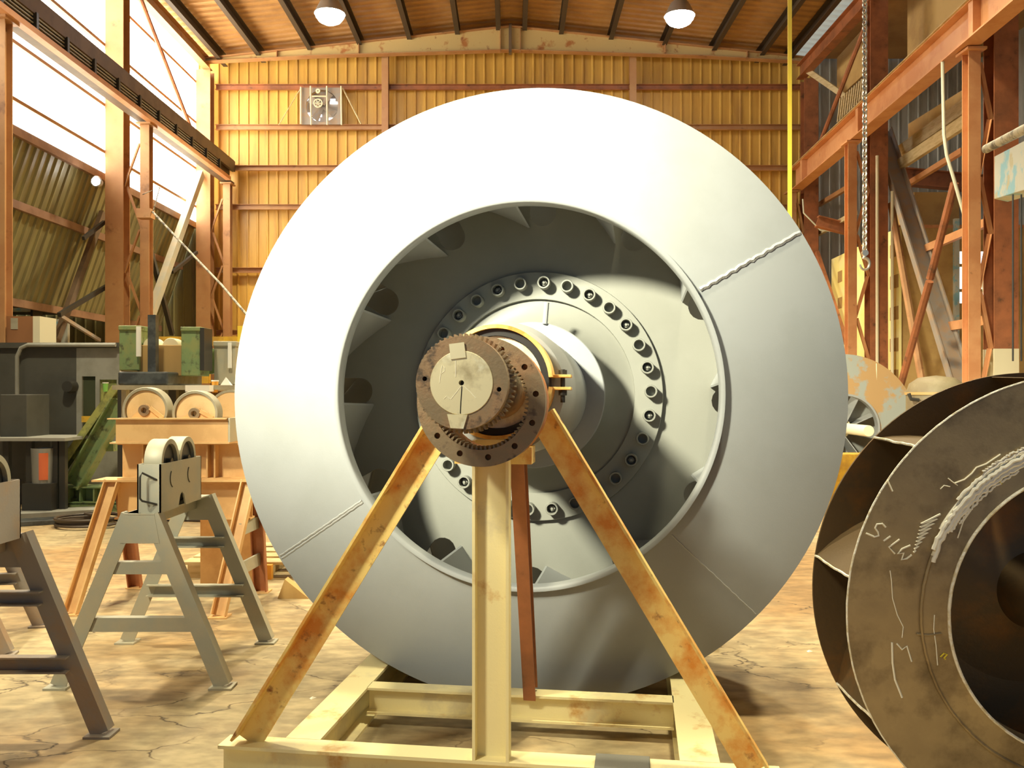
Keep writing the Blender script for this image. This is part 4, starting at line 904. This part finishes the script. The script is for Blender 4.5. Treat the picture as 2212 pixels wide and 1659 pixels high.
# ------------------------------------------------------------------ background machinery, left
YG = 11.0
def gbox(x0, x1, y0_, y1_, Y, d, mm, name, parent, bevel=.01, **kw):
    a = PY(x0, y1_, Y); b = PY(x1, y0_, Y)
    return MB().box(a.x, b.x, Y, Y+d, a.z, b.z).build(name, mm, parent=parent, smooth=0, bevel=bevel, **kw)
t = thing('roller_bed', PY(345, 836, YG), 'green roller bed with two rollers between tall green end housings', 'machine')
gbox(257, 300, 712, 800, YG, .35, M_green, 'end_housing', t); gbox(391, 432, 714, 812, YG, .35, M_green, 'end_housing', t)
gbox(255, 302, 703, 713, YG-.02, .38, M_green, 'housing_cap', t); gbox(389, 434, 706, 715, YG-.02, .38, M_green, 'housing_cap', t)
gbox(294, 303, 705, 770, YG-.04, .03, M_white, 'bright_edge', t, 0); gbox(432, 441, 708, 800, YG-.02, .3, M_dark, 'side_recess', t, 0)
gbox(297, 402, 745, 812, YG+.05, .2, M_brownsq, 'front_plate', t)
for px in (326, 368):
    p = PY(px, 748, YG+.1); MB(Matrix.Translation(p)).lathe([(0, 0), (.10, 0), (.105, .01), (.105, .2), (0, .2)], 28).build('roller', M_cream2, parent=t)
t = thing('roller_bed', PY(480, 836, YG), 'grey-green roller housing right beside the rim of the big impeller', 'machine')
gbox(462, 508, 745, 831, YG+.4, .4, M_trestle, 'end_housing', t); gbox(460, 510, 737, 748, YG+.38, .44, M_trestle, 'housing_cap', t)
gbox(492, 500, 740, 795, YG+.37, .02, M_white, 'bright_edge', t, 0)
p = PY(452, 780, YG+.5); MB(Matrix.Translation(p)).lathe([(.0, 0), (.17, 0), (.17, .12), (0, .12)], 28).build('side_wheel', M_green, parent=t)
gbox(319, 336, 680, 803, YG-.22, .10, M_table, 'standing_post', None, 0) and None
bpy.data.objects['standing_post'].name = 'steel_post'; tag(bpy.data.objects['steel_post'], 'dark upright steel post in front of the green roller bed', 'post')
gbox(254, 362, 803, 832, YG-.3, 1.2, M_table, 'turntable', None, .02); tag(bpy.data.objects['turntable'], 'dark oily turntable plate under the green roller bed', 'table')
t = thing('work_table', PY(380, 1050, YG), 'long steel work table behind the upright wheels', 'table')
gbox(242, 512, 832, 842, YG-.6, 1.8, M_drum, 'table_top', t, 0)
gbox(262, 272, 842, 905, YG-.5, .1, M_drum, 'leg', t, 0)
for px in (262, 372, 500):
    a = PY(px, 842, YG+.6); MB().box(a.x-.05, a.x+.05, YG+.6, YG+.7, 0, a.z).build('leg', M_dark, parent=t, smooth=0)
t = thing('yellow_gantry', PY(420, 800, 13), 'orange-yellow frame behind the green roller bed', 'frame')
gbox(300, 520, 727, 746, 12.6, .15, M_yelpaint, 'cross_rail', t, 0); gbox(513, 528, 704, 1000, 12.4, .2, M_yelpipe, 'upright', t, 0); gbox(364, 376, 746, 1000, 12.5, .1, M_yelpaint, 'upright', t, 0); gbox(396, 450, 780, 828, 12.5, .1, M_yelpaint, 'panel', t, 0)
for nm, px0, px1, y0_, y1_, mm, lb in (('paper_cup', 457, 472, 821, 848, M_cup, 'orange paper cup on the table beside the impeller rim'), ('drink_can', 222, 234, 826, 846, M_can, 'green drink can in the booth window')):
    Yc = YG-.55 if nm == 'paper_cup' else 13.12
    a = PY((px0+px1)/2, y1_, Yc); r = (px1-px0)/2/F*Yc; hh = (y1_-y0_)/F*Yc
    tt = thing(nm, a, lb, 'cup' if nm == 'paper_cup' else 'can'); Mc = Matrix.Translation(a) @ Matrix.Rotation(PI/2, 4, 'X')
    MB(Mc).lathe([(0, 0), (r*.75, 0), (r, hh), (r*.9, hh), (r*.68, .01), (0, .01)], 20).build('body', mm, parent=tt)
    MB(Mc).lathe([(r*.95, hh*.88), (r*1.06, hh*.9), (r*1.06, hh), (r*.95, hh)], 20).build('rim', M_white, parent=tt)
a = PY(485, 845, YG-.5)
MB().add([a+Vector(v) for v in ((-.10, 0, 0), (.12, 0, 0), (0, .05, .17), (-.10, .12, 0), (.12, .12, 0))], [(0, 1, 2), (1, 4, 2), (4, 3, 2), (3, 0, 2), (0, 3, 4, 1)]).build('folded_paper', M_white, smooth=0, label='white folded paper standing beside the orange cup', cat='paper')
gbox(400, 452, 832, 846, YG-.75, .3, M_white, 'paper_stack', None, 0); tag(bpy.data.objects['paper_stack'], 'flat white papers on the table left of the orange cup', 'paper')
# green base with leaning beams
t = thing('tilting_frame', PY(150, 1090, 12.4), 'green welded frame with two long beams leaning up to the right', 'frame')
YB = 12.4
def zl(px, py, Y): return PY(px, py, Y)
b0 = zl(106, 1052, YB); b1 = zl(330, 1088, YB)
MB().beam((b0.x, YB+.2, (b0.z+b1.z)/2), (b1.x, YB+.2, (b0.z+b1.z)/2), Ip(.36, b0.z-b1.z, .02, .015)).build('base_beam', M_green, parent=t, smooth=0)
for px in (146, 170, 200): MB().box(zl(px, 0, YB).x-.01, zl(px, 0, YB).x+.01, YB+.03, YB+.2, b1.z, b0.z).build('stiffener', M_green, parent=t, smooth=0)
MB().box(zl(92, 0, YB).x, zl(107, 0, YB).x, YB, YB+.35, 0.0, zl(0, 1042, YB).z).build('end_post', M_green_y, parent=t, smooth=0)
MB().box(b0.x, b1.x, YB, YB+.36, 0, .1).build('floor_sill', M_green, parent=t, smooth=0)
pl = zl(108, 1032, YB); MB(Matrix.Translation((pl.x, YB-.02, pl.z))).plate(circle(.12, 24), [circle(.04, 16)], .05).build('hinge_lug', M_green, parent=t, smooth=0)
MB().beam(zl(122, 1028, YB+.1), zl(254, 838, YB+.1), Ip(.10, .20, .015, .012), up=(0, 1, 0)).build('leaning_beam', M_green_y, parent=t, smooth=0)
MB().beam(zl(160, 1048, YB+.1), zl(262, 868, YB+.1), Ip(.24, .24, .02, .02), up=(1, 0, 0)).build('leaning_beam', M_green, parent=t, smooth=0)
gbox(205, 245, 955, 975, 12.6, .2, M_green, 'tie_beam', t, 0)
# booth
t = thing('control_booth', PY(165, 1040, 13.2), 'dull grey control booth with narrow windows behind the green frame', 'booth')
xb = PY(165, 0, 13.2).x; zt_ = PY(0, 752, 13.2).z; xr_ = PY(258, 0, 13.2).x
MB().box(xb-2.6, xb, 13.2, 16, 0, zt_).build('booth_body', M_booth, parent=t, smooth=0)
MB().plate([(xb, 0), (xr_, 0), (xr_, zt_), (xb, zt_)], [[(PY(177, 0, 13.2).x, PY(0, 930, 13.2).z), (PY(206, 0, 13.2).x, PY(0, 930, 13.2).z), (PY(206, 0, 13.2).x, PY(0, 813, 13.2).z), (PY(177, 0, 13.2).x, PY(0, 813, 13.2).z)], [(PY(215, 0, 13.2).x, PY(0, 930, 13.2).z), (PY(252, 0, 13.2).x, PY(0, 930, 13.2).z), (PY(252, 0, 13.2).x, PY(0, 820, 13.2).z), (PY(215, 0, 13.2).x, PY(0, 820, 13.2).z)]], .06, M=Matrix.Translation((0, 13.2, 0))).build('front_wall', M_booth_f, parent=t, smooth=0)
MB().box(PY(177, 0, 13.2).x, PY(206, 0, 13.2).x, 13.24, 13.25, PY(0, 930, 13.2).z, PY(0, 813, 13.2).z).build('window_glass', M_glassy, parent=t, smooth=0)
MB().box(PY(215, 0, 13.2).x, PY(252, 0, 13.2).x, 13.24, 13.25, PY(0, 930, 13.2).z, PY(0, 820, 13.2).z).build('window_glass', M_green_y, parent=t, smooth=0)
MB().box(xb-2.62, xr_+.02, 13.14, 16, zt_, zt_+.08).build('roof', M_booth, parent=t, smooth=0)
MB().box(PY(176, 0, 13.1).x, PY(206, 0, 13.1).x, 13.1, 13.16, PY(0, 912, 13.1).z, PY(0, 899, 13.1).z).build('yellow_ledge', M_yelpaint, parent=t, smooth=0)
m = MB(); m.tube([PY(37, 900, 13.1), PY(37, 770, 13.1), PY(45, 752, 13.1), PY(60, 745, 13.1), PY(250, 745, 13.1)], .03, 8); m.build('conduit', M_booth_f, parent=t)
p = PY(152, 835, 13.15); MB(Matrix.Translation(p)).lathe([(0, -.1), (.08, -.1), (.10, 0), (.10, .05), (0, .05)], 20).build('horn', M_dark, parent=t)
t = thing('storage_box', PY(50, 746, 14), 'brown box with a pale side panel standing on the grey booth', 'box')
gbox(14, 72, 683, 741, 13.9, .5, M_card, 'box_body', t, 0); gbox(71, 86, 683, 740, 13.88, .5, M_cream2, 'side_panel', t, 0); gbox(23, 38, 687, 711, 13.89, .008, M_drum, 'paper_label', t, 0)
gbox(0, 58, 852, 945, 12.2, .6, M_booth, 'cabinet', None); tag(bpy.data.objects['cabinet'], 'dark cabinet standing on the workbench at the left edge', 'cabinet')
t = thing('workbench', PY(70, 1040, 12.2), 'dark workbench with a thin pale top at the left edge', 'bench')
gbox(-40, 140, 946, 953, 11.9, .9, M_booth_f, 'bench_top', t, 0)
for px in (12, 62, 118, 134):
    a = PY(px, 953, 12.0); MB().box(a.x-.04, a.x+.04, 12.0, 12.08, 0, a.z).build('leg', M_dark, parent=t, smooth=0)
gbox(-40, 60, 953, 1040, 12.5, .1, M_booth, 'back_panel', t, 0)
p = PY(92, 1036, 12.0); t = thing('steel_bucket', (p.x, 12.0, 0), 'grey bucket with an orange-red wrapper under the workbench', 'bucket')
zb = p.z; Mb_ = Matrix.Translation((p.x, 12.0, 0)) @ Matrix.Rotation(PI/2, 4, 'X')
hb = PY(0, 968, 12).z; MB(Mb_).lathe([(0, .45), (.13, .45), (.145, hb), (.13, hb), (.12, .47), (0, .47)], 28).build('body', M_bucket, parent=t)
MB(Mb_).lathe([(.143, .50), (.146, .50), (.150, hb-.06), (.147, hb-.06)], 20, a0=math.radians(35), a1=math.radians(80)).build('wrapper', M_redm, parent=t)
MB().box(p.x-.2, p.x+.2, 11.85, 12.15, 0, .45).build('crate_base', M_dark, parent=t, smooth=0)
# cable coil and floor plates
m = MB(); pts = []
for k in range(110):
    a = k*.25; r = .36+.05*math.sin(a*.37)+.03*math.sin(a*1.3); pts.append(Vector((-5.35+r*math.cos(a), 11.1+r*.9*math.sin(a), .025+.0009*k)))
pts += [Vector((-4.9, 11.3, .03)), Vector((-4.4, 11.5, .02)), Vector((-3.9, 11.4, .02))]
m.tube(pts, .018, 6); m.build('cable_coil', M_cable, label='coil of dark cable lying on the floor in front of the green frame', cat='cable')
for i, (x, y, l, w_, lb) in enumerate(((-6.4, 11.1, 1.9, .35, 'nearer long steel plate on the floor left of the cable coil'), (-6.6, 11.7, 2.2, .4, 'farther long steel plate on the floor left of the cable coil'))):
    MB(T(x, y, 0, 28)).box(-l/2, l/2, -w_/2, w_/2, 0, .06+.03*i).build('steel_plate', M_booth_f if i else M_table, smooth=0, bevel=.005, label=lb, cat='plate')
# shelving glimpsed in the annex
t = thing('annex_shelving', (-11.5, 19, 0), 'dim blue-grey shelving glimpsed under the olive sheeting', 'shelving')
for z in (2.6, 3.1, 3.45): MB().box(-12.6, -10.4, 19, 19.4, z, z+.05).build('shelf', M_bluegrey, parent=t, smooth=0)
for x in (-12.6, -11.5, -10.4): MB().box(x, x+.05, 19, 19.4, 0, 3.6).build('upright', M_dark, parent=t, smooth=0)
MB().box(-9.98, -9.55, 18.9, 19, 2.55, 3.25).build('pane', M_bluegrey, parent=t, smooth=0)
# small debris
for i, (px, py, lb) in enumerate(((461, 1381, 'small pale chip on the floor near the grey trestle foot'), (1748, 1407, 'small pale chip on the floor near the brown impeller'), (675, 1508, 'small pale chip on the floor left of the stand'))):
    c = PZ(px, py, 0); MB(T(c.x, c.y, 0, 30*i)).add([(-.02, -.01, 0), (.02, -.012, 0), (.015, .012, 0), (-.012, .012, 0), (0, 0, .01)], [(0, 1, 4), (1, 2, 4), (2, 3, 4), (3, 0, 4), (3, 2, 1, 0)]).build('floor_chip', M_chalk, smooth=0, label=lb, cat='debris')
